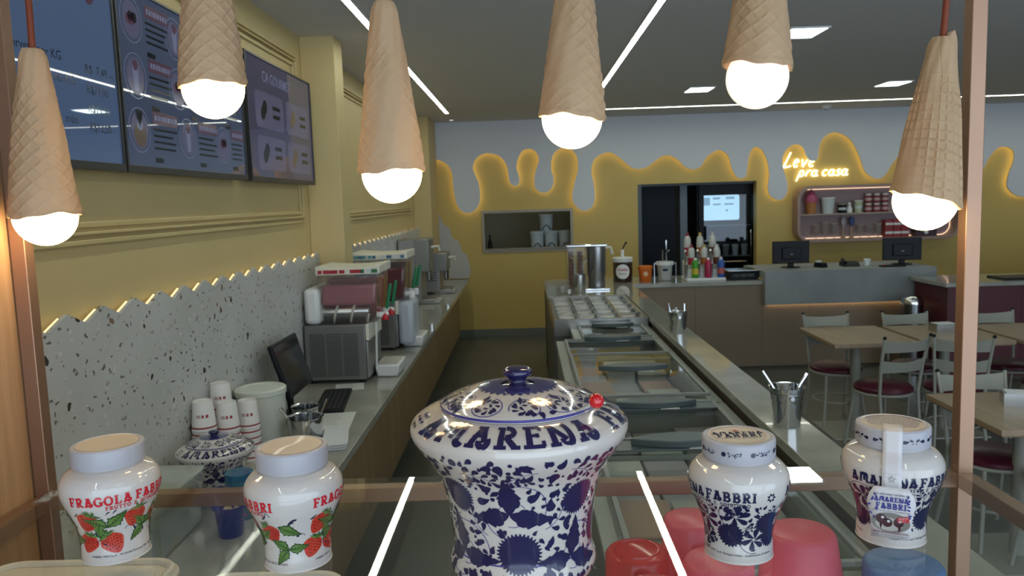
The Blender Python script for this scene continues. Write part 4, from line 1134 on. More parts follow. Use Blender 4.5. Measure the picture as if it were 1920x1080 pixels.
# ------------------------------------------------------------------ things on the left counter, near part
t = thing('monitor', 'black computer monitor on the left counter in front of the slush machine', 'monitor', (-1.15, 3.83, ZC))
m = MB(); m.M = Matrix.Translation((-.03, 0, .255)) @ Matrix.Rotation(rad(-17), 4, 'Y')
m.box(-.012, .012, -.20, .20, -.135, .135); m.build('housing', BLACK, t, bevel=.006)
m = MB(); m.M = Matrix.Translation((-.03, 0, .255)) @ Matrix.Rotation(rad(-17), 4, 'Y')
m.box(.0121, .0135, -.188, .188, -.122, .124); m.build('screen_panel', mat('switched_off_screen', (.012, .014, .018), .12), t)
MB().tube([(-.04, 0, .012), (-.05, 0, .12), (-.045, 0, .22)], .018, 10).build('neck', BLACK, t)
MB().lathe([(.11, 0), (.112, .008), (.09, .014), (.03, .02)], 36, (-.03, 0, 0)).build('stand_foot', BLACK, t)
MB().tube([(-.06, -.1, .2), (-.10, -.16, .1), (-.09, -.17, .005), (-.02, -.14, .004)], .004, 6).build('cable', BLACK, t)
t = thing('keyboard', 'black keyboard lying on the left counter beside the monitor', 'keyboard', (-1.04, 4.07, ZC), rad(7))
box('body', -.075, .075, -.23, .23, .0, .018, BLACK, t, .004)
k = MB()
for i in range(5):
    for j in range(16): k.box(-.062 + .025 * i, -.041 + .025 * i, -.215 + .027 * j, -.193 + .027 * j, .018, .023)
k.build('keys', mat('dark_keys', (.02, .02, .022), .5), t)['kind'] = 'stuff'
PAP = mat('sheet_paper', (.62, .63, .60), .6)
def sheet(label, x, y, rz, w, h):
    t = thing('paper_sheet', label, 'paper', (x, y, ZC), rz, 'papers on the left counter')
    box('sheet', -w / 2, w / 2, -h / 2, h / 2, .0002, .0012, PAP, t, 0)
    p = Print(flat_map((0, 0, .0012), (1, 0, 0), (0, 1, 0), (0, 0, 1)), .0003)
    for q in range(7): p.raw([(-w * .38, h * (.36 - .1 * q)), (w * (.1 + .05 * (q % 4)), h * (.36 - .1 * q)), (w * (.1 + .05 * (q % 4)), h * (.38 - .1 * q)), (-w * .38, h * (.38 - .1 * q))], [(0, 1, 2, 3)], 0, 0)
    p.build('printed_lines', [mat('grey_ink', (.25, .25, .25), .6)], t)
sheet('printed paper sheet lying in front of the keyboard', -.965, 3.70, .1, .21, .30)
sheet('paper sheet under the monitor beside the slush machine', -1.03, 4.41, .2, .16, .16)
def pot(label, x, y, r, h, spoons):
    t = thing('steel_pot', label, 'pot', (x, y, ZC), 0, 'steel pots on the left counter')
    MB().lathe([(.0001, .002), (r * .86, .002), (r * .9, .006), (r, h), (r + .004, h + .002), (r + .003, h - .002), (r - .003, h - .004), (r * .88, .008), (.0001, .006)], 36, caps=False).build('bowl', CHROME, t)
    for (a, l, tl) in spoons: MB().tube([(r * .3 * cos(a), r * .3 * sin(a), .012), (r * .95 * cos(a), r * .95 * sin(a), h + .006), ((r * .95 + tl) * cos(a), (r * .95 + tl) * sin(a), h + l)], [.005, .006, .008], 8).build('spoon_handle', CHROME, t)
pot('steel pot with two spoon handles sticking out, beside the white bucket', -.992, 3.37, .078, .115, ((-2.6, .055, .03), (.5, .065, .03)))
pot('small steel pot behind the pot with spoons', -1.06, 3.61, .062, .10, ())
t = thing('plastic_bucket', 'translucent white lidded bucket on the left counter', 'bucket', (-1.198, 3.42, ZC))
BUCK = mat('translucent_white_plastic', (.60, .62, .55), .35, sss=.3)
MB().lathe([(.0001, 0), (.095, 0), (.098, .004), (.107, .235), (.0001, .236)], 48, caps=False).build('body', BUCK, t)
MB().lathe([(.109, .215), (.112, .217), (.112, .238), (.106, .243), (.085, .243), (.082, .239), (.0001, .239)], 48, caps=False).build('lid', BUCK, t)
t = thing('folded_cloth', 'folded white cloth on the edge of the left counter', 'cloth', (-.865, 3.36, ZC), .2)
m = MB()
for k in range(3): m.M = Matrix.Translation((.003 * k, -.004 * k, .011 * k)); m.prism(rrect(-.055, .055, -.13, .13, .02), 0, .0105, 'xy')
m.build('folds', mat('white_cloth', (.62, .63, .64), .8), t, bevel=.004)
# paper cups, upside down in stacks
CUPW = mat('white_paper_cup', (.68, .66, .63), .5); CUPR = mat('cup_red_print', (.30, .03, .035), .5)
def make_cup():
    t = thing('paper_cup', 'x', 'cup', (0, 0, 0), 0, 'upturned paper cups stacked on the left counter')
    B = MB().lathe([(.047, 0), (.0475, .002), (.046, .005), (.037, .112), (.036, .114), (.034, .114), (.033, .110), (.0001, .110)], 28, caps=False).build('wall', CUPW, t)
    MB().lathe([(.0468, .012), (.0464, .018)], 28, caps=False).build('red_band', CUPR, B)
    S = Surf([(.0472, .005), (.0374, .112)])
    p = Print(S.map(rad(-60)), .0006)
    for th in (0, 2.1, 4.2):
        v = .055; r0 = S.at(v)[0]
        p.at(th * r0, v); p.raw([(-.012, -.006), (.012, -.006), (.012, .006), (-.012, .006)], [(0, 1, 2, 3)], 0, 0)
        p.at(th * r0 - .024, v)
        for q in range(3): p.raw([(-.009, -.005 + .004 * q), (.008, -.005 + .004 * q), (.008, -.003 + .004 * q), (-.009, -.003 + .004 * q)], [(0, 1, 2, 3)], q % 2, 0)
    p.build('cup_print', [CUPR, mat('grey_cup_print', (.2, .18, .18), .5)], B)
    return t
cup0 = make_cup(); first = True
ORD = ['topmost'] + ['%s from the top' % q for q in ('second', 'third', 'fourth', 'fifth', 'sixth', 'seventh', 'eighth', 'ninth', 'tenth', 'eleventh', 'twelfth')]
for (x, y, n, lb) in ((-1.263, 2.955, 8, 'white paper cup, %s, in the front left stack by the terrazzo wall'), (-1.202, 3.035, 7, 'white paper cup, %s, in the stack right behind the second urn'), (-1.263, 3.135, 9, 'white paper cup, %s, in the tallest stack by the terrazzo wall'), (-1.168, 3.165, 6, 'white paper cup, %s, in the low stack beside the white bucket')):
    for k in range(n):
        c = cup0 if first else copy_tree(cup0); first = False
        c['label'] = lb % ORD[n - 1 - k]; c.location = (x, y, ZC + .027 * k)
# second urn, box, tin and blue cup
u2 = copy_tree(urn, None, 'second ceramic urn with navy pattern on the left counter by the wall')
u2.location = (-1.13, 2.72, ZC); u2.scale = (.97, .97, .97); u2.rotation_euler = (0, 0, rad(28))
t = thing('clear_container', 'clear plastic food container with lid on the left counter', 'container', (-1.20, 2.33, ZC))
MB().frus((-.10, .10, -.17, .17), (-.113, .113, -.19, .19), .001, .180).build('body', thin_glass('milky_clear_plastic', (.93, .95, .93), 1.45, .1, .22, (.75, .78, .74)), t, bevel=.012)
MB().prism(rrect(-.118, .118, -.196, .196, .02), .181, .192, 'xy').build('lid', thin_glass('milky_clear_lid', (.93, .95, .93), 1.45, .1, .35, (.72, .76, .72)), t, bevel=.003)
t = thing('printed_tin', 'blue printed tin with pink and green pattern below the second urn', 'tin', (-.985, 2.55, ZC))
MB().lathe([(.0001, 0), (.045, 0), (.046, .002), (.046, .155), (.0001, .156)], 32, caps=False).build('can', mat('blue_tin', (.02, .05, .20), .3, noise=((.02, .17, .20), 28, 2, (1, 1, 1))), t)
p = Print(Surf([(.046, .002), (.046, .115)]).map(rad(-60)), .0005); rr = random.Random(8)
for k in range(14): p.at(rr.uniform(-.14, .14), rr.uniform(.01, .10)); p.drop(0, 0, .022, .005, rr.uniform(0, 6), 1, rr.choice((0, 1)), 0)
p.build('pattern', [mat('pink_tin_print', (.45, .03, .16), .4), mat('green_tin_print', (.03, .22, .12), .4)], t)
t = thing('blue_cup', 'blue plastic cup holding crumbs, seen through the glass shelf', 'cup', (-.965, 2.40, ZC))
BLUEP = mat('blue_plastic', (.012, .022, .19), .25)
MB().lathe([(.0001, 0), (.036, 0), (.038, .004), (.046, .085), (.056, .100), (.057, .104), (.053, .104), (.044, .088), (.035, .008), (.0001, .008)], 36, caps=False).build('cup_wall', BLUEP, t)
m = MB(); rr = random.Random(2)
for k in range(26): a = rr.uniform(0, 6.3); r = rr.uniform(0, .03); m.sphere((r * cos(a), r * sin(a), .074 + rr.uniform(0, .012)), .006, 6)
m.build('crumbs', mat('crumbs', (.55, .42, .25), .8), t)['kind'] = 'stuff'
# ------------------------------------------------------------------ freezer island
t = thing('island_cabinet', 'taupe island wall carrying the stone ledge beside the freezers', 'counter', (0, 0, 0))
y = 1.2
while y < 8.2:
    box('front_panel', 1.035, 1.055, y, min(y + 1.0, 8.22) - .004, .06, ZL - .041, TAUPE, t, .001); y += 1.0
box('carcass', .945, 1.034, 1.2, 8.22, .0, ZL - .041, mat('dark_carcass', (.09, .07, .05), .7), t, 0)
o = box('island_ledge', .925, 1.10, 1.2, 8.20, ZL - .04, ZL, STONE, None, .003); tag(o, 'narrow pale stone ledge running along the freezers', 'ledge')
RIMG = mat('grey_freezer_rim', (.32, .34, .30), .4); FBODY = mat('grey_freezer_body', (.26, .27, .24), .45); FIN = mat('freezer_inside', (.20, .205, .19), .6)
SLATE = mat('slate_plastic', (.075, .095, .10), .35)
FGL = thin_glass('freezer_glass', (.93, .95, .93), 1.5, refl=.5)
def freezer(label, y0, y1, x0, x1, zt, lids, seed):
    t = thing('chest_freezer', label, 'freezer', (x0, y0, 0), 0, 'glass topped chest freezers in the island')
    W, D = x1 - x0, y1 - y0; wl = .055
    b = MB(); b.box(0, wl, 0, D, .04, zt - .03); b.box(W - wl, W, 0, D, .04, zt - .03); b.box(wl, W - wl, 0, wl, .04, zt - .03); b.box(wl, W - wl, D - wl, D, .04, zt - .03); b.box(wl, W - wl, wl, D - wl, .04, .12)
    b.build('body', FBODY, t)
    r = MB(); r.box(-.008, wl + .01, -.008 + .01, D - .002, zt - .0295, zt); r.box(W - wl - .01, W + .003, .002, D - .002, zt - .0295, zt); r.box(wl + .0105, W - wl - .0105, .002, wl, zt - .0295, zt); r.box(wl + .0105, W - wl - .0105, D - wl, D - .002, zt - .0295, zt)
    r.build('rim', RIMG, t, bevel=.004)
    for i, (a, c, hy, band, dz) in enumerate(lids):
        f = MB(); g = .018; z = zt + .002 + dz
        f.box(.05, W - .05, a, a + g, z, z + .016); f.box(.05, W - .05, c - g, c, z, z + .016); f.box(.05, .05 + g, a + g, c - g, z, z + .016); f.box(W - .05 - g, W - .05, a + g, c - g, z, z + .016)
        lf = f.build('sliding_lid', mat('grey_lid_frame', (.24, .25, .235), .4), t, bevel=.002)
        box('pane', .05 + g, W - .05 - g, a + g, c - g, z + .005, z + .010, FGL, lf, 0)
        if band: box('handle_band', .068, W - .068, hy - band, hy + band, z + .0102, z + .018, SLATE, lf, .002)
        n = 16; hw = W * .27; xc = W * .52
        poly = [(xc - hw + 2 * hw * k / n, .075 * sin(pi * k / n) ** .8) for k in range(n + 1)]
        poly = [(x, -y * .7) for x, y in poly] + [(x, y) for x, y in reversed(poly[1:-1])]
        MB().prism([(x, hy + y) for x, y in poly], z + .018, z + .046, 'xy').build('handle', SLATE, lf, bevel=.004)
        if i == len(lids) - 1 or band:
            box('price_label', xc + .02, xc + .105, hy - .062, hy - .040, z + .0185, z + .0195, WHITE, lf, 0)
    # frozen tubs inside: rows of boxes and round tubs
    return t
lidA = [(.98, 1.71, 1.62, .05, .0), (.03, 1.10, .58, 0, .018)]
lidB = [(.95, 1.76, 1.66, .05, 0), (.03, 1.14, 1.03, .06, .018)]
lidC = [(.02, .50, .42, .0, 0)]
fa = freezer('glass topped chest freezer in the middle of the island', 3.72, 5.46, .20, .922, .86, lidA, 1)
fb = freezer('glass topped chest freezer nearest the display case', 1.93, 3.70, .20, .922, .86, lidB, 2)
fc = freezer('short glass topped freezer before the topping station', 5.48, 5.985, .33, .922, .86, lidC, 3)
rr = random.Random(12)
PK = [mat('pack_%d' % i, c, .45) for i, c in enumerate(((.52, .50, .46), (.40, .36, .32), (.50, .28, .20), (.52, .47, .34), (.44, .40, .44), (.30, .25, .21), (.62, .59, .55)))]
nm = ('grey', 'brown', 'orange', 'straw yellow', 'mauve', 'dark brown', 'off white')
def pack(x, y, z, w, d, h, c, where):
    t = thing('ice_cream_box', '%s ice cream box %s' % (nm[c], where), 'box', (x, y, z), 0, 'ice cream boxes in the freezers')
    MB().frus((-w / 2, w / 2, -d / 2, d / 2), (-w / 2 - .008, w / 2 + .008, -d / 2 - .008, d / 2 + .008), 0, h).build('tub_body', PK[c], t, bevel=.008)
    box('tub_lid', -w / 2 - .012, w / 2 + .012, -d / 2 - .012, d / 2 + .012, h + .0005, h + .012, PK[(c + 6) % 7 if c % 2 else c], t, .005)
NTH = ('first', 'second', 'third', 'fourth', 'fifth', 'sixth', 'seventh')
for where, (Y0, Y1, X0, X1) in (('in the middle freezer', (3.80, 5.40, .275, .85)), ('in the nearest freezer', (2.02, 3.62, .275, .85)), ('in the short freezer', (5.56, 5.92, .40, .85))):
    ny = max(1, int((Y1 - Y0) / .27)); nx = 3 if X1 - X0 > .5 else 2
    for j in range(ny):
        for i in range(nx):
            w, d = (X1 - X0) / nx - .035, (Y1 - Y0) / ny - .04
            pack(X0 + (i + .5) * (X1 - X0) / nx, Y0 + (j + .5) * (Y1 - Y0) / ny, .1205, w, d, .58 + rr.uniform(0, .09), rr.randrange(7), '%s, row %s from the front, %s' % (where, ('one', 'two', 'three', 'four', 'five', 'six', 'seven')[j], ('left', 'middle', 'right')[i]))
# toppings station: steel well with rows of small tubs
t = thing('topping_station', 'steel topping station with a grid of openings behind the freezers', 'food station', (.20, 5.99, 0))
box('cabinet', .0, .72, .03, 1.38, .0, .80, mat('dark_steel_cabinet', (.20, .20, .19), .4, .6), t, .004)
r = MB(); r.box(0, .03, 0, 1.38, .8005, .93); r.box(.69, .72, 0, 1.38, .8005, .93); r.box(.03, .69, 0, .03, .8005, .93); r.box(.03, .69, 1.35, 1.38, .8005, .93)
for k in range(1, 4): r.box(.03 + .165 * k - .008, .03 + .165 * k + .008, .03, 1.35, .905, .93)
for k in range(1, 5): r.box(.03, .69, .03 + .264 * k - .008, .03 + .264 * k + .008, .906, .929)
r.build('steel_rim', STEEL, t)
box('door_gap', .355, .362, .022, .0295, .06, .78, BLACK, t, 0)
TP = [mat('topping_%d' % i, c, .6, noise=(tuple(min(1, q * 1.5) for q in c), 60, 3, (1, 1, 1))) for i, c in enumerate(((.70, .69, .66), (.60, .58, .52), (.10, .07, .05), (.66, .70, .70), (.40, .33, .24), (.70, .70, .72)))]
tn = ('white', 'cream', 'dark chocolate', 'pale', 'nut brown', 'bright white')
for j in range(5):
    for i in range(4):
        c = (0, 3, 5, 0, 1, 2, 4, 0, 5)[(i * 2 + j * 3 + (i * j) % 2) % 9]
        tt = thing('topping_tub', '%s topping tub in the steel station, row %s from the front, column %s' % (tn[c], ('one', 'two', 'three', 'four', 'five')[j], ('one', 'two', 'three', 'four')[i]), 'tub', (.20 + .1125 + .165 * i, 5.99 + .162 + .264 * j, .8005), 0, 'topping tubs in the steel station')
        MB().frus((-.055, .055, -.10, .10), (-.066, .066, -.115, .115), 0, .092).build('tub_wall', WHITE, tt, bevel=.006)
        MB().sphere((0, 0, .090), .066, 16, 0, (.86, 1.5, .30)).build('topping', TP[c], tt)
def bucket(label, x, y, r, h, sticks):
    t = thing('steel_bucket', label, 'bucket', (x, y, ZL), 0, 'steel buckets with spoons on the ledge')
    MB().lathe([(.0001, .001), (r * .76, .001), (r * .78, .006), (r * .88, h * .62), (r * .90, h * .66), (r * .93, h * .70), (r, h), (r + .003, h + .002), (r - .002, h + .001), (r * .86, h * .6), (r * .74, .006), (.0001, .006)], 36, caps=False).build('pail', CHROME, t)
    MB().lathe([(r * .955, h * .80), (r * .975, h * .82), (r * .985, h * .85), (r * .985, h * .87)], 36, caps=False).build('bead', CHROME, t)
    for (a, tl, up) in sticks: MB().tube([(-r * .3 * cos(a), -r * .3 * sin(a), .01), (r * .85 * cos(a), r * .85 * sin(a), h + .004), ((r * .85 + tl) * cos(a), (r * .85 + tl) * sin(a), h + up)], .007, 8).build('spoon_handle', CHROME if up > .03 else WHITE, t)
    MB().lathe([(.008, -.006), (.010, 0), (.006, .004)], 10, (0, -r * .98, h * .78), axis='y').build('ear', CHROME, t)
bucket('steel bucket with two spoon handles on the ledge, nearer one', 1.0, 3.03, .066, .155, ((2.9, .035, .06), (.2, .03, .045)))
bucket('steel bucket with white spoons on the ledge, farther one', .995, 5.20, .064, .142, ((2.6, .01, .055), (.5, .0, .05), (1.6, 0, .02)))

# ------------------------------------------------------------------ back bar
t = thing('back_bar_cabinet', 'taupe panelled back bar under the bottles and the tills', 'counter', (0, 0, 0))
for (x0, x1) in ((1.06, 1.76), (1.76, 2.46), (2.46, 2.95), (2.95, 3.9), (3.9, 4.3)): box('front_panel', x0, x1 - .002, 8.23, 8.25, .03, ZL - .041 if x1 <= 2.46 else .675, TAUPE, t, .0005)
box('carcass', .20, 4.3, 8.2505, 8.90, .0, .674, mat('dark_carcass', (.09, .07, .05), .7), t, 0)
box('carcass', .20, 2.45, 8.2505, 8.90, .6745, ZL - .041, mat('dark_carcass', (.09, .07, .05), .7), t, 0)
box('side_carcass', .20, .92, 7.38, 8.2295, 0, ZL - .041, mat('dark_steel_cabinet', (.20, .20, .19), .4, .6), t, 0)
o = MB(); o.box(.19, .924, 7.375, 8.95, ZL - .04, ZL); o.box(.924, 2.458, 8.2005, 8.95, ZL - .04, ZL)
tag(o.build('back_bar_worktop', STONE), 'pale stone top of the back bar under the bottles', 'worktop')
CONC = mat('grey_concrete', (.235, .245, .24), .6, noise=((.285, .295, .285), 4, 8, (1, 1, 1)))
o = MB(); o.box(2.46, 4.21, 8.14, 8.226, .69, 1.035); o.box(2.46, 4.21, 8.226, 8.95, .96, 1.035)
cb = o.build('concrete_counter', CONC); tag(cb, 'grey concrete till counter floating over a warm light strip', 'counter')
MB().box(2.50, 4.0, 8.205, 8.218, .682, .689).build('light_strip', emis('warm_counter_light', (1., .72, .42), 5.), cb)
BURG = mat('burgundy_panel', (.085, .012, .018), .45)
t = thing('burgundy_counter', 'burgundy panelled counter at the far right behind the tables', 'counter', (0, 0, 0))
x = 3.97
while x < 8.5: box('front_panel', x, x + .698, 7.47, 7.49, .03, .905, BURG, t, .001); x += .70
box('end_panel', 3.97, 3.99, 7.4905, 8.10, .03, .905, BURG, t, .001); box('carcass', 3.9905, 8.55, 7.4905, 8.10, 0, .905, mat('dark_carcass', (.09, .07, .05), .7), t, 0)
tag(box('counter_slab', 3.93, 8.6, 7.43, 8.13, .9055, .945, STONE, None, .003), 'pale stone top of the burgundy counter', 'worktop')
tag(box('serving_mat', 4.55, 5.2, 7.55, 7.85, .9455, .96, BLACK, None, .004), 'black mat lying on the burgundy counter', 'mat')
t = thing('waste_bin', 'round stainless steel bin beside the burgundy counter', 'bin', (3.80, 7.80, 0))
MB().lathe([(.0001, 0), (.10, 0), (.102, .01), (.102, .72), (.0001, .721)], 32, caps=False).build('drum', mat('dark_steel', (.30, .30, .31), .22, 1.), t); MB().lathe([(.104, .7), (.106, .72), (.09, .765), (.05, .785), (.0001, .79)], 32, caps=False).build('dome_lid', CHROME, t)

# things on the back bar
t = thing('cone_dispenser', 'clear and steel dispenser full of cones at the corner of the bar', 'dispenser', (.60, 7.93, ZL))
MB().lathe([(.0001, .01), (.085, .01), (.085, .12), (.096, .16), (.096, .425), (.0001, .43)], 32, (.105, 0, 0), caps=False).build('steel_hopper', mat('dull_steel', (.34, .34, .34), .25, .9), t)
box('clear_case', -.20, .005, -.15, .15, .01, .43, CLEAR, t, .01)
box('cap', -.205, .205, -.155, .155, .4305, .455, CHROME, t, .008)
for k in range(2):
    for i in range(9): MB().lathe([(.012, 0), (.030, .045), (.030, .055), (.026, .055)], 14, (-.15 + .09 * k, 0, .02 + .038 * i), caps=False).build('wafer_cone', mat('brown_wafer', (.16, .06, .035), .7), t)
MB().tube([(.20, 0, .41), (.25, 0, .41), (.265, 0, .34)], .016, 8).build('handle', OFFW, t)
box('foot_tray', -.20, .22, -.19, -.152, 0, .02, CHROME, t, .004)
t = thing('steel_jug', 'tall steel jug with ladles before the cone dispenser', 'jug', (.50, 7.52, ZL))
MB().lathe([(.0001, 0), (.062, 0), (.063, .004), (.063, .185), (.066, .188), (.060, .188), (.058, .01), (.0001, .008)], 32, caps=False).build('jug_wall', STEEL, t)
for a, q in ((.4, .10), (2.6, .13)): MB().tube([(.02 * cos(a), .02 * sin(a), .02), (.045 * cos(a), .045 * sin(a), .2), (.05 * cos(a), .05 * sin(a), .2 + q), (.09 * cos(a), .09 * sin(a), .2 + q * 1.15)], .006, 8).build('ladle', CHROME, t)
t = thing('glass_dish', 'short glass dish left of the steel jug', 'dish', (.35, 7.55, ZL)); MB().lathe([(.0001, 0), (.05, 0), (.055, .01), (.06, .06), (.056, .06), (.05, .012), (.0001, .01)], 28, caps=False).build('dish_wall', CLEAR, t); MB().lathe([(.058, .058), (.062, .06), (.058, .063)], 28, caps=False).build('dish_rim', CLEAR, t)
t = thing('spread_jar', 'big jar of brown spread with white label and pump', 'jar', (1.04, 8.52, ZL))
MB().lathe([(.0001, 0), (.098, 0), (.104, .01), (.104, .205), (.095, .22), (.0001, .222)], 36, caps=False).build('jar_wall', mat('brown_spread', (.035, .014, .008), .15, coat=.5), t)
MB().lathe([(.106, .215), (.108, .22), (.108, .255), (.102, .262), (.0001, .263)], 36, caps=False).build('lid', WHITE, t)
pu = MB().tube([(0, 0, .263), (0, 0, .345)], .017, 12).build('pump', WHITE, t); MB().tube([(0, 0, .345), (.012, 0, .37), (.035, -.02, .415)], .008, 8).build('pump_nozzle', BLACK, pu); MB().sphere((.037, -.022, .418), .013, 12).build('pump_tip', BLACK, pu)
LB = MB(); SLn = Surf([(.1045, .01), (.1045, .205)])
p = Print(SLn.map(rad(-97)), .0015); p.at(0, .105); p.disc(0, 0, lambda a: .078, 0, 0, 40, 4); p.text('nutella', 0, .008, .030, 1, 1, .5, bold=.02); p.text('ferrero', 0, -.03, .020, 2, 1, .5, bold=.02); p.build('round_label', [mat('label_white', (.75, .73, .70), .4), mat('label_red', (.50, .03, .02), .4), mat('label_brown', (.20, .05, .03), .4)], t)
t = thing('orange_tub', 'small orange printed tub between the spread jar and the white tub', 'tub', (1.275, 8.47, ZL))
MB().lathe([(.0001, 0), (.058, 0), (.062, .004), (.074, .14), (.0001, .141)], 32, caps=False).build('tub_wall', mat('orange_tub_print', (.62, .13, .015), .4), t); MB().lathe([(.077, .135), (.079, .138), (.079, .165), (.0001, .168)], 32, caps=False).build('lid', mat('orange_lid', (.70, .17, .02), .4), t)
MB().lathe([(.060, .006), (.0645, .04)], 32, caps=False).build('purple_band', mat('purple_band', (.13, .03, .17), .4), t); p = Print(Surf([(.061, 0), (.0745, .14)]).map(rad(-95)), .001); p.at(0, .085); p.disc(0, 0, lambda a: .025, 0, 0, 20, 2); p.build('pale_mark', [mat('pale_orange', (.75, .50, .30), .5)], t)
t = thing('white_tub', 'pale tub with white lid and pump spouts in a wire stand', 'tub', (1.485, 8.47, ZL))
MB().lathe([(.0001, .004), (.066, .004), (.068, .01), (.080, .17), (.0001, .171)], 32, caps=False).build('tub_wall', mat('grey_white_tub', (.40, .40, .38), .4), t); MB().lathe([(.09, .17), (.096, .172), (.096, .205), (.0001, .207)], 32, caps=False).build('lid', WHITE, t)
for x in (-.02, .018): MB().tube([(x, 0, .207), (x, 0, .30), (x + (.03 if x > 0 else 0), -.01, .33)], .008, 8).build('spout', CHROME, t)
p = Print(Surf([(.0675, .004), (.0805, .17)]).map(rad(-95)), .001); p.at(0, .118); p.disc(0, 0, lambda a: .032 / math.sqrt(cos(a) ** 2 + (sin(a) / .45) ** 2), 0, 0, 24, 2); p.at(0, .06); p.raw([(-.03, -.03), (.03, -.03), (.03, .03), (-.03, .03)], [(0, 1, 2, 3)], 1, 0); p.build('label_print', [mat('navy_oval', (.015, .02, .06), .4), mat('pale_label', (.55, .53, .50), .4)], t)
MB().tube([(-.115, -.02, 0), (-.115, -.02, .19), (.115, -.02, .19), (.115, -.02, 0)], .004, 6).build('wire_stand', CHROME, t)
# syrup bottles on a stepped rack
t = thing('bottle_rack', 'white stepped rack with steel posts holding nine bottles', 'rack', (1.895, 8.47, ZL))
box('base_tray', -.205, .205, -.16, .16, .0, .03, WHITE, t, .006)
box('step', -.19, .19, -.03, .06, .0305, .115, WHITE, t, .004); box('step', -.19, .19, .065, .155, .0305, .20, WHITE, t, .004)
for x in (-.20, -.068, .068):
    for y, h in ((-.12, .17), (-.045, .30)): MB().lathe([(.012, .031), (.012, h), (.017, h + .01), (.012, h + .028), (.0001, h + .03)], 12, (x, y, 0), caps=False).build('steel_post', CHROME, t)
bcol = {'green': ((.05, .30, .02), (.55, .42, .03)), 'pink red': ((.40, .02, .07), (.35, .02, .06)), 'blue': ((.03, .10, .36), (.45, .10, .08))}
def bottle(label, x, y, z, colr, band, capc, h=.235):
    t = thing('syrup_bottle', label, 'bottle', (x, y, z), 0, 'syrup bottles on the rack')
    m = mat('bottle_' + str(colr), colr, .3)
    MB().lathe([(.0001, 0), (.034, 0), (.037, .005), (.037, h * .68), (.0355, h * .75), (.030, h * .82), (.019, h * .875), (.014, h * .89), (.0001, h * .891)], 24, caps=False).build('bottle_wall', m, t)
    MB().lathe([(.0375, h * .18), (.0378, h * .2), (.0378, h * .45), (.0375, h * .47)], 24, caps=False).build('label_band', mat('band_' + str(band), band, .4), t)
    MB().lathe([(.016, h * .88), (.016, h * .95), (.011, h * .98), (.009, h), (.0001, h)], 16, caps=False).build('cap', mat('cap_' + str(capc), capc, .35), t)
for i, (k, (c1, c2)) in enumerate(bcol.items()):
    bottle('%s syrup bottle in the front row of the rack' % k, 1.79 + .135 * i, 8.365, ZL + .0305, c1, c2, (.72, .70, .66), .215)
cream = (.55, .535, .49)
for i, (bn, bc, cc) in enumerate((('red', (.42, .02, .04), (.30, .02, .04)), ('orange', (.42, .14, .03), (.55, .36, .10)), ('brown', (.14, .035, .02), (.60, .58, .54)))):
    bottle('cream bottle with %s band in the middle row of the rack' % bn, 1.775 + .135 * i, 8.485, ZL + .1155, cream, bc, cc if i < 2 else cream, .26)
    bottle('cream bottle with %s band in the top row of the rack' % bn, 1.752 + .135 * i, 8.58, ZL + .2005, cream, bc, cc if i < 2 else cream, .30)
t = thing('kitchen_scale', 'black weighing scale with steel plate on the bar', 'scale', (2.295, 8.45, ZL))
MB().frus((-.155, .155, -.13, .13), (-.14, .14, -.11, .13), .008, .078).build('housing', BLACK, t, bevel=.006); box('plate', -.165, .165, -.12, .135, .088, .10, STEEL, t, .004); box('plate_support', -.04, .04, -.04, .04, .0785, .0875, BLACK, t, 0)
p = Print(flat_map((0, -.1215, .045), (1, 0, 0), (0, .28, .96), (0, -1, 0)), .001)
for k in range(3): p.raw([(-.11 + .075 * k, -.012), (-.05 + .075 * k, -.012), (-.05 + .075 * k, .014), (-.11 + .075 * k, .014)], [(0, 1, 2, 3)], 0, 0)
p.build('display_windows', [mat('lcd_grey', (.05, .055, .055), .25)], t)
for i in range(4): MB().lathe([(.012, 0), (.012, .008)], 10, (-.13 + .26 * (i % 2), -.1 + .2 * (i // 2), 0)).build('foot', BLACK, t)
ZT = 1.035
def pos_monitor(label, x, y, rz):
    t = thing('till_monitor', label, 'monitor', (x, y, ZT), rz, 'till monitors on the concrete counter')
    box('screen_housing', -.195, .195, -.016, .016, .045, .285, BLACK, t, .006)
    box('rear_hump', -.10, .10, -.034, -.0165, .09, .22, BLACK, t, .008)
    box('neck', -.025, .025, -.03, .03, .012, .0445, BLACK, t, .003); MB().lathe([(.10, 0), (.10, .008), (.05, .0118)], 28).build('stand_foot', BLACK, t)
    p = Print(flat_map((0, -.0345, .145), (1, 0, 0), (0, 0, 1), (0, -1, 0)), .0006); p.text('DELL' if False else '', 0, 0, .01) if False else p.disc(0, 0, lambda a: .016 / math.sqrt(cos(a) ** 2 + (sin(a) / .4) ** 2), 0, 0, 20, 1); p.build('emblem', [mat('grey_emblem', (.22, .23, .25), .4)], t)
pos_monitor('black till monitor on the left end of the concrete counter', 2.845, 8.52, .0)
pos_monitor('black till monitor on the right end of the concrete counter', 4.03, 8.52, rad(-8))
t = thing('card_reader', 'small black card reader right of the first till monitor', 'card reader', (3.14, 8.45, ZT), .3)
MB().frus((-.04, .04, -.07, .07), (-.035, .035, -.06, .06), 0, .05).build('housing', BLACK, t, bevel=.006); box('paper_roll', -.03, .03, .02, .055, .0505, .068, WHITE, t, .004)
t = thing('desk_phone', 'black desk phone between the two till monitors', 'phone', (3.46, 8.48, ZT), -.1)
MB().frus((-.09, .09, -.08, .08), (-.085, .085, -.02, .08), 0, .05).build('base', BLACK, t, bevel=.006); MB().tube([(-.06, -.06, .04), (-.065, 0, .066), (-.06, .06, .066)], .018, 8).build('handset', BLACK, t)
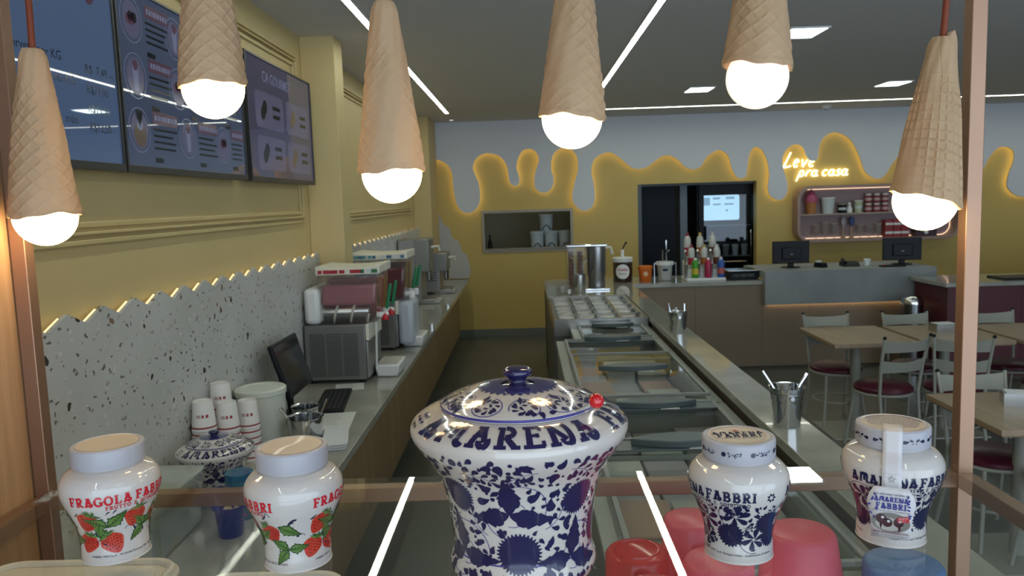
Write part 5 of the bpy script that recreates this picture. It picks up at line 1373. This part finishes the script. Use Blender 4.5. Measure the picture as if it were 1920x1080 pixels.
t = thing('white_cup', 'white lidded cup beside the desk phone', 'cup', (3.64, 8.47, ZT)); MB().lathe([(.0001, 0), (.030, 0), (.036, .06), (.0001, .061)], 24, caps=False).build('cup_wall', WHITE, t); MB().lathe([(.038, .06), (.039, .064), (.034, .074), (.0001, .075)], 24, caps=False).build('lid', WHITE, t)
t = thing('till_keyboard', 'black keyboard behind the concrete counter edge by the right monitor', 'keyboard', (3.80, 8.28, ZT)); box('body', -.10, .14, -.05, .05, 0, .016, BLACK, t, .003); box('red_key', -.095, -.07, -.04, -.01, .0161, .021, DRED, t, .002)

# ------------------------------------------------------------------ hatch, doorway and what is behind
f = MB(); e = .035
f.box(WX0 - e, WX1 + e, YB - .02, YB + .13, WZ0 - e, WZ0); f.box(WX0 - e, WX1 + e, YB - .02, YB + .13, WZ1, WZ1 + e); f.box(WX0 - e, WX0, YB - .02, YB + .13, WZ0, WZ1); f.box(WX1, WX1 + e, YB - .02, YB + .13, WZ0, WZ1)
wf = struct(f.build('window_1', mat('grey_window_frame', (.36, .33, .28), .5)), 'grey framed hatch in the yellow wall')
box('sill', WX0, WX1, YB - .035, YB + .15, WZ0 - .001, WZ0 + .012, mat('grey_window_frame', (.36, .33, .28), .5), wf, .002)
tag(box('back_shelf', -.9, 1.0, 10.95, 11.5, 1.10, 1.15, mat('pale_shelf', (.45, .45, .42), .5), None, .003), 'pale shelf in the room behind the hatch', 'shelf')
TUBB = mat('pale_blue_white_tub', (.60, .68, .72), .4)
def btub(label, x, y, z, r, h):
    t = thing('round_tub', label, 'tub', (x, y, z), 0, 'round tubs behind the hatch')
    MB().lathe([(.0001, 0), (r * .84, 0), (r * .86, .004), (r * .97, h - .03), (.0001, h - .029)], 28, caps=False).build('body', TUBB, t); MB().lathe([(r, h - .035), (r + .004, h - .03), (r + .004, h - .006), (r, h), (.0001, h)], 28, caps=False).build('lid', TUBB, t)
    MB().tube([(-r * .62, -r * .75, h * .06), (-r * .3, -r * .97, h * .28), (0, -r * 1.0, h * .36), (r * .3, -r * .97, h * .28), (r * .62, -r * .75, h * .06)], .008, 6).build('handle', mat('dark_teal_handle', (.03, .08, .10), .4), t)
for i, x in enumerate((.165, .365, .565)):
    btub(('white round tub behind the hatch, left of the bottom row', 'white round tub behind the hatch, middle of the bottom row', 'white round tub behind the hatch, right of the bottom row')[i], x, 11.2, 1.1505, .098, .255)
btub('white round tub on top of the others behind the hatch', .30, 11.2, 1.406, .10, .235)
t = thing('added_fill_lamp', 'added unseen tube lamp brightening the room behind the hatch', 'ceiling light', (0, 11.6, CEIL))  # added lamp, out of view, to brighten the room behind the hatch
box('housing', -.6, .6, -.05, .05, -.04, 0, ALU, t, .004); MB().tube([(-.58, 0, -.055), (.58, 0, -.055)], .013, 10).build('tube', emis('added_fill_tube', (.95, 1., .95), 9.), t)
t = thing('bottle', 'small dark bottle at the left corner behind the hatch', 'bottle', (-.50, 11.1, 1.1505)); MB().lathe([(.0001, 0), (.03, 0), (.03, .12), (.012, .17), (.012, .21), (.0001, .212)], 20, caps=False).build('bottle_wall', BLACK, t); MB().lathe([(.014, .205), (.014, .23), (.0001, .231)], 14, caps=False).build('cap', BLACK, t)
DKB = mat('dark_blue_door_paint', (.005, .010, .018), .55, spec=.25)
dj = struct(MB().box(DX0, DX0 + .05, YB - .004, YB + .14, 0, DZ1).box(DX0 + .05, DX1, YB + .10, YB + .14, DZ1 - .03, DZ1).build('trim_5', mat('grey_door_jamb', (.10, .12, .13), .5)), 'dark grey door frame')
t = struct(box('door_1', DX0 + .05, 2.06, 10.90, 10.94, 0, DZ1, DKB, None, .003), 'dark blue door standing in the doorway')
box('door_pull', 1.92, 1.94, 10.875, 10.8995, 1.10, 1.24, CHROME, t, .004)
tag(box('steel_column', 2.12, 2.22, 10.86, 10.95, 0, 2.0, mat('blue_grey_column', (.10, .14, .17), .4), None, .004), 'narrow blue grey column between the door and the fridge', 'column')
t = thing('glass_door_fridge', 'black fridge with a glass door and glowing stand-in reflection in the doorway', 'fridge', (2.79, 10.95, 0))
FR = mat('black_fridge', (.005, .006, .008), .45, spec=.25)
b = MB(); b.box(-.42, -.34, 0, .62, 0, 2.0); b.box(.34, .42, 0, .62, 0, 2.0); b.box(-.34, .34, .56, .62, 0, 2.0); b.box(-.34, .34, 0, .56, 0, .25); b.box(-.34, .34, 0, .56, 1.86, 2.0); b.build('cabinet', FR, t)
d = MB(); d.box(-.40, -.335, -.045, -.003, .27, 1.98); d.box(.335, .40, -.045, -.003, .27, 1.98); d.box(-.335, .335, -.045, -.003, 1.83, 1.98); d.box(-.335, .335, -.045, -.003, .27, .33); dr = d.build('door', FR, t)
box('pane', -.335, .335, -.03, -.022, .33, 1.83, thin_glass('fridge_glass', (.75, .80, .85), 1.5), dr, 0)
MB().tube([(.30, -.06, .95), (.30, -.075, 1.05), (.30, -.075, 1.25), (.30, -.06, 1.35)], .010, 8).build('door_handle', CHROME, dr)
lp = MB().prism(rrect(-.335, .21, 1.48, 1.83, .03), .18, .2, 'xz').build('reflection_panel', emis('door_reflection_glow', (.55, .85, 1.), .95), t)  # glowing panel imitates the bright shop front mirrored in the glass door
p = Print(flat_map((0, .178, 0), (1, 0, 0), (0, 0, 1), (0, -1, 0)), .001)
for (x, y, w_, h_) in ((-.30, 1.69, .10, .11), (-.16, 1.77, .10, .03), (.02, 1.77, .12, .035), (-.16, 1.69, .11, .025), (.0, 1.69, .13, .025), (.02, 1.60, .03, .03)): p.raw([(x, y), (x + w_, y), (x + w_, y + h_), (x, y + h_)], [(0, 1, 2, 3)], 0, 0)
p.build('reflection_marks', [mat('reflection_grey_blue', (.1, .14, .2), .5, emit=(.25, .42, .55), estr=.8)], lp)
for z in (.62, .98, 1.40): box('rack', -.338, .338, .02, .55, z, z + .012, mat('rack_grey', (.20, .20, .22), .4), t, 0)
for j, z in enumerate((.632, .992)):
    for i in range(5):
        c = thing('chilled_cup', 'chilled cup inside the glass door fridge, %s rack, %s from the left' % (('lower', 'upper')[j], ('first', 'second', 'third', 'fourth', 'fifth')[i]), 'cup', (2.79 - .26 + .13 * i, 11.06, z), 0, 'cups inside the fridge')
        MB().lathe([(.0001, 0), (.035, 0), (.048, .14), (.0001, .141)], 18, caps=False).build('cup_wall', PK[(i + 3 * j) % 7], c); MB().lathe([(.05, .135), (.05, .15), (.0001, .155)], 18, caps=False).build('lid', PK[6], c)

# ------------------------------------------------------------------ wall showcase with rounded frame
NX0, NX1, NZ0, NZ1, NY = 3.58, 5.70, 1.17, 1.91, YB - .21
PINKF = mat('dusty_pink_lacquer', (.36, .24, .20), .45)
t = thing('wall_showcase', 'dusty pink wall showcase with rounded corners and two shelves', 'display case', (NX0, NY, NZ0))
W, H = NX1 - NX0, NZ1 - NZ0
o_ = rrect(0, W, 0, H, .17, 10); i_ = rrect(.035, W - .035, .035, H - .035, .14, 10); n = len(o_)
m = MB(); vs = [(x, 0, z) for x, z in o_] + [(x, 0, z) for x, z in i_] + [(x, .205, z) for x, z in o_] + [(x, .205, z) for x, z in i_]; fs = []
for k in range(n):
    l = (k + 1) % n
    fs += [(k, l, n + l, n + k), (k, 2 * n + k, 2 * n + l, l), (n + k, n + l, 3 * n + l, 3 * n + k)]
m.add(vs, fs); m.build('frame', PINKF, t, angle=50)
MB().prism(i_, .185, .2, 'xz').build('back_board', mat('mauve_back_board', (.34, .25, .25), .6), t)
box('shelf', .036, W - .036, .02, .185, .355, .372, mat('shelf_pale', (.42, .34, .28), .5), t, .001)
inner = rrect(.045, W - .045, .045, H - .045, .13, 10)
MB().tube([(x, .178, z) for x, z in inner], .004, 5, closed=True).build('light_strip', emis('warm_showcase_light', (1., .66, .42), 1.3), t)
def nit(x): return NX0 + x
zs1 = NZ0 + .3725; zs0 = NZ0 + .0355
t = thing('ice_cream_figure', 'pink and orange ice cream cone figure at the left of the upper showcase shelf', 'ornament', (3.79, NY + .10, zs1))
MB().lathe([(.0001, 0), (.055, 0), (.072, .16), (.0001, .161)], 24, caps=False).build('cone', mat('orange_cone', (.42, .17, .05), .5), t); MB().lathe([(.08, .155), (.082, .2), (.055, .25), (.06, .26), (.03, .30), (.0001, .33)], 24, caps=False).build('ice_cream', mat('pink_ice', (.42, .08, .17), .5), t)
def jcup(label, x, z, r0, r1, h, m_, m2_, grp='goods in the showcase'):
    t = thing('paper_tub', label, 'cup', (x, NY + .10, z), 0, grp)
    MB().lathe([(.0001, 0), (r0, 0), (r1, h), (.0001, h + .001)], 24, caps=False).build('wall', m_, t); MB().lathe([(r1 + .001, h - .01), (r1 + .006, h - .006), (r1 + .006, h + .012), (.0001, h + .014)], 24, caps=False).build('rim_lid', m2_, t)
    MB().lathe([(r0 + (r1 - r0) * .35 + .001, h * .35), (r0 + (r1 - r0) * .6 + .001, h * .6)], 24, caps=False).build('print_band', PRP, t)
jcup('large white paper tub on the upper showcase shelf', 4.01, zs1, .066, .088, .20, mat('blue_white_tub', (.55, .60, .60), .5), WHITE)
jcup('dark jar on the upper showcase shelf', 4.20, zs1, .05, .055, .12, BLACK, PK[5])
jcup('pale green cup on the upper showcase shelf', 4.41, zs1, .045, .055, .15, mat('pale_green_cup', (.45, .48, .30), .5), PK[6])
t = thing('toy_figurine', 'small white figurine on the upper showcase shelf', 'ornament', (4.29, NY + .09, zs1)); MB().lathe([(.0001, 0), (.032, .002), (.038, .04), (.022, .08), (.014, .10), (.0001, .101)], 20, caps=False).build('body', WHITE, t); MB().sphere((0, 0, .118), .024, 16).build('head', WHITE, t)
REDB = mat('deep_red_box', (.22, .035, .045), .5)
k = 0
for r_ in range(2):
    for i in range(3):
        t = thing('sauce_jar', '%s red sauce jar on the upper showcase shelf, %s' % (('left', 'middle', 'right')[i], ('lower layer', 'stacked on top')[r_]), 'jar', (4.54 + .11 * i, NY + .10, zs1 + .1235 * r_), 0, 'red jars in the showcase')
        MB().lathe([(.0001, 0), (.042, 0), (.044, .01), (.044, .085), (.034, .095), (.0001, .096)], 20, caps=False).build('jar_wall', REDB, t); MB().lathe([(.037, .094), (.038, .097), (.038, .12), (.0001, .122)], 20, caps=False).build('lid', PK[6], t); MB().lathe([(.0445, .03), (.0445, .065)], 20, caps=False).build('label', mat('pale_pink_label', (.50, .33, .32), .5), t)
GLZ = thin_glass('goblet_glass', (.93, .93, .92), 1.5, 0, .10, (.8, .75, .7))
for i, (x, h) in enumerate(((3.86, .19), (3.98, .22), (4.10, .20), (4.44, .17), (4.56, .16), (4.68, .18))):
    t = thing('dessert_glass', ('footed dessert glass at the left end of the lower showcase shelf', 'tall footed dessert glass, second on the lower showcase shelf', 'footed dessert glass left of the spoons holder on the lower shelf', 'small dessert glass right of the blue ornament', 'small dessert glass in the middle of the lower shelf', 'dessert glass beside the red packs on the lower shelf')[i], 'glass', (x, NY + .10, zs0), 0, 'dessert glasses in the showcase')
    MB().lathe([(.0001, 0), (.035, 0), (.034, .006), (.007, .014), (.007, .05), (.03, .075), (.045, h), (.042, h), (.027, .08), (.0001, .06)], 24, caps=False).build('goblet', GLZ, t); MB().lathe([(.044, h - .004), (.0465, h), (.043, h + .002)], 24, caps=False).build('gilt_rim', mat('pale_rim', (.6, .5, .4), .3), t)
for i, (x, c, lb) in enumerate(((4.22, PK[4], 'slim mauve bottle ornament on the lower showcase shelf'), (4.33, mat('blue_ornament', (.06, .09, .24), .4), 'blue topped ornament on the lower showcase shelf'))):
    t = thing('slim_ornament', lb, 'ornament', (x, NY + .11, zs0)); MB().lathe([(.0001, 0), (.034, 0), (.034, .01), (.012, .03), (.010, .16), (.0001, .161)], 18, caps=False).build('stem', mat('tan_stem', (.42, .28, .18), .4), t); MB().lathe([(.012, .158), (.036, .21), (.030, .27), (.0001, .29)], 18, caps=False).build('top', c, t)
for r_ in range(2):
    for i in range(3):
        t = thing('sweet_pack', '%s red and white sweet pack on the lower showcase shelf, %s layer' % (('left', 'middle', 'right')[i], ('bottom', 'upper')[r_]), 'box', (4.80 + .105 * i, NY + .10, zs0 + .1155 * r_), 0, 'red packs in the showcase')
        box('carton', -.049, .049, -.05, .05, 0, .115, mat('red_pack', (.28, .03, .035), .5), t, .003); box('pale_stripe', -.0495, .0495, -.0515, -.0502, .045, .075, WHITE, t, 0)
t = thing('dark_crate', 'dark plum box at the right end of the lower showcase shelf', 'box', (5.28, NY + .10, zs0)); box('carton', -.14, .14, -.06, .06, 0, .24, mat('plum_box', (.06, .03, .045), .5), t, .004); MB().lathe([(.0001, 0), (.03, 0), (.03, .002)], 20, (0, -.061, .06), axis='y', caps=False).build('round_mark', WHITE, t)
# ------------------------------------------------------------------ neon lettering "Leve pra casa"
NEON = emis('neon_yellow_white', (1., .86, .42), 1.9)
def A_(cx, cy, r, a0, a1, n=8, ry=None): return arc_(cx, cy, r, ry or r, a0, a1, n)
SCR = {
 'L': (.62, [[(.30, .98), (.22, .6), (.10, .10), (.02, .04)] + [(.25, .02), (.55, .10)]]),
 'e': (.48, [[(.08, .26), (.30, .32)] + A_(.22, .36, .12, 20, 180, 6, .14) + A_(.23, .24, .15, 180, 320, 6, .22)]),
 'v': (.50, [[(.02, .46), (.10, .40), (.18, .06), (.24, .06), (.40, .46)]]),
 'p': (.58, [[(.16, .48), (.02, -.36)], [(.12, .30)] + A_(.28, .24, .17, 140, -150, 10, .22)]),
 'r': (.44, [[(.14, .48), (.06, .02)], [(.10, .28), (.20, .44), (.36, .46)]]),
 'a': (.56, [A_(.22, .24, .18, 50, 330, 12, .22), [(.42, .48), (.38, .10), (.46, .02), (.56, .08)]]),
 'c': (.46, [A_(.22, .24, .19, 50, 310, 12, .22)]),
 's': (.44, [A_(.24, .36, .12, 40, 250, 6, .11) + A_(.20, .13, .14, 70, -140, 7, .12)]),
}
sign = thing('neon_sign', 'glowing neon sign reading Leve pra casa on the yellow wall', 'sign', (3.43, YB, 2.0))
def write(txt, x, z, h):
    for c in txt:
        if c == ' ': x += .30 * h; continue
        w_, strokes = SCR[c]
        m = MB()
        for st_ in strokes:
            q = [(x + (px + .28 * pz) * h, -.035, z + pz * h) for px, pz in ccr(st_, 3)]
            m.tube(q, .0115, 8)
        m.build('letter_' + c.lower(), NEON, sign); x += (w_ + .02) * h
write('Leve', .0, .165, .20)
write('pra casa', .20, .04, .165)
for x in (.05, .3, .6, .85): MB().tube([(x + .03, -.033, .06 if x > .25 else .18), (x + .03, -.0005, .06 if x > .25 else .18)], .004, 6).build('standoff', CLEAR, sign)

# ------------------------------------------------------------------ tables and chairs
TOPW = mat('pale_wood_laminate', (.27, .19, .115), .4, noise=((.32, .23, .145), 4., 6, (5, .6, 1))); EDGEW = mat('wood_edge', (.20, .14, .085), .5)
PAINT = mat('pale_grey_green_paint', (.29, .285, .235), .45); VINYL = mat('burgundy_vinyl', (.075, .010, .022), .35)
def table(label, x, y, w, d):
    t = thing('dining_table', label, 'table', (x, y, 0), 0, 'square dining tables')
    box('tabletop', -w / 2, w / 2, -d / 2, d / 2, .722, .75, [TOPW], t, .002)
    box('edge_band', -w / 2 + .01, w / 2 - .01, -d / 2 + .01, d / 2 - .01, .714, .7215, EDGEW, t, 0)
    MB().lathe([(.038, .012), (.038, .713)], 20).build('pedestal', PAINT, t)
    MB().frus((-.24, .24, -.24, .24), (-.235, .235, -.235, .235), 0, .012).build('foot_plate', PAINT, t, bevel=.003)
    return t
table('pale wood table nearest the back bar, left of its row', 2.495, 5.98, .61, .76)
table('pale wood table with a napkin box, second in the far row', 3.145, 5.94, .61, .76)
table('pale wood table at the right end of the far row', 3.80, 5.90, .61, .76)
table('nearest pale wood table with a napkin box, cut by the right edge', 2.42, 3.83, .61, .68)
def make_chair():
    t = thing('dining_chair', 'x', 'chair', (0, 0, 0), 0, 'metal dining chairs with burgundy seats')
    # faces +y: backrest at -y
    MB().lathe([(.0001, .435), (.185, .435), (.195, .445), (.195, .462), (.175, .478), (.0001, .484)], 36, caps=False).build('seat', VINYL, t)
    MB().tube([(.188 * cos(2 * pi * k / 28), .188 * sin(2 * pi * k / 28), .428) for k in range(28)], .010, 8, closed=True).build('seat_ring', PAINT, t)
    MB().tube([(.165 * cos(2 * pi * k / 28), .165 * sin(2 * pi * k / 28) - .01, .20) for k in range(28)], .008, 8, closed=True).build('foot_ring', PAINT, t)
    for s in (-1, 1):
        MB().tube([(s * .125, .135, .425), (s * .145, .165, .20), (s * .165, .19, .004)], .011, 8).build('leg', PAINT, t)
        MB().tube([(s * .165, -.235, .004), (s * .150, -.185, .22), (s * .152, -.160, .45), (s * .165, -.185, .65), (s * .180, -.235, .85)], .011, 8).build('leg', PAINT, t)['label'] = 'rear leg rising into the back post'
        MB().sphere((s * .180, -.236, .852), .013, 10).build('end_cap', BLACK, t)
    for (z0, z1, y0, y1) in ((.745, .835, -.205, -.229), (.60, .69, -.170, -.192)):
        m = MB(); vs = []; fs = []; n = 12
        for k in range(n + 1):
            u = -1 + 2 * k / n; bow = .035 * (1 - u * u); dip = .018 * (1 - u * u)
            x0 = .168 * u if z0 < .7 else .173 * u
            for (zz, yy) in ((z0, y0), (z1 - dip, y1)):
                for th in (-.004, .004): vs.append((x0, yy - bow + th, zz))
        for k in range(n):
            a = 4 * k; b = a + 4
            fs += [(a, b, b + 2, a + 2), (a + 1, a + 3, b + 3, b + 1), (a + 2, b + 2, b + 3, a + 3), (a, a + 1, b + 1, b)]
        fs += [(0, 2, 3, 1), (4 * n, 4 * n + 1, 4 * n + 3, 4 * n + 2)]
        m.add(vs, fs); m.build('back_slat', PAINT, t)
    return t
ch = make_chair(); first = True
for (x, y, rz, lb) in ((2.43, 6.19, 180, 'chair behind the leftmost far table, its backrest against the bar side'), (3.06, 6.17, 180, 'chair behind the table with the napkin box, by the steel bin'), (3.72, 6.12, 180, 'chair behind the right end table of the far row'),
                       (2.50, 5.52, 14, 'chair seen from behind, in front of the leftmost far table'), (2.97, 5.47, -16, 'chair seen from behind, in front of the second far table'), (2.40, 4.02, 180, 'chair behind the nearest table, its pale backrest at the bronze post'),
                       (2.53, 3.58, 20, 'chair on the near side of the nearest table, cut by the right edge'), (3.68, 5.50, 5, 'chair in front of the right end table, cut by the right edge')):
    c = ch if first else copy_tree(ch); first = False
    c['label'] = lb; c.location = (x, y, 0); c.rotation_euler = (0, 0, rad(rz))
def napkin(label, x, y, rz):
    t = thing('napkin_box', label, 'napkin holder', (x, y, .75), rz, 'napkin boxes on the tables')
    b = MB(); b.box(-.08, .08, -.055, .055, 0, .006); b.box(-.08, -.075, -.055, .055, .006, .062); b.box(.075, .08, -.055, .055, .006, .062); b.box(-.075, .075, -.055, -.05, .006, .062); b.box(-.075, .075, .05, .055, .006, .062); b.build('holder', STEEL, t)
    n = MB()
    for k in range(12): n.box(-.068, .068, -.045, .045, .007 + .0048 * k, .0112 + .0048 * k)
    n.build('napkin_pile', mat('white_napkin', (.72, .72, .72), .8), t)['kind'] = 'stuff'
napkin('steel napkin box on the second far table', 3.17, 6.02, .1)
napkin('steel napkin box on the nearest table', 2.46, 3.92, -.35)
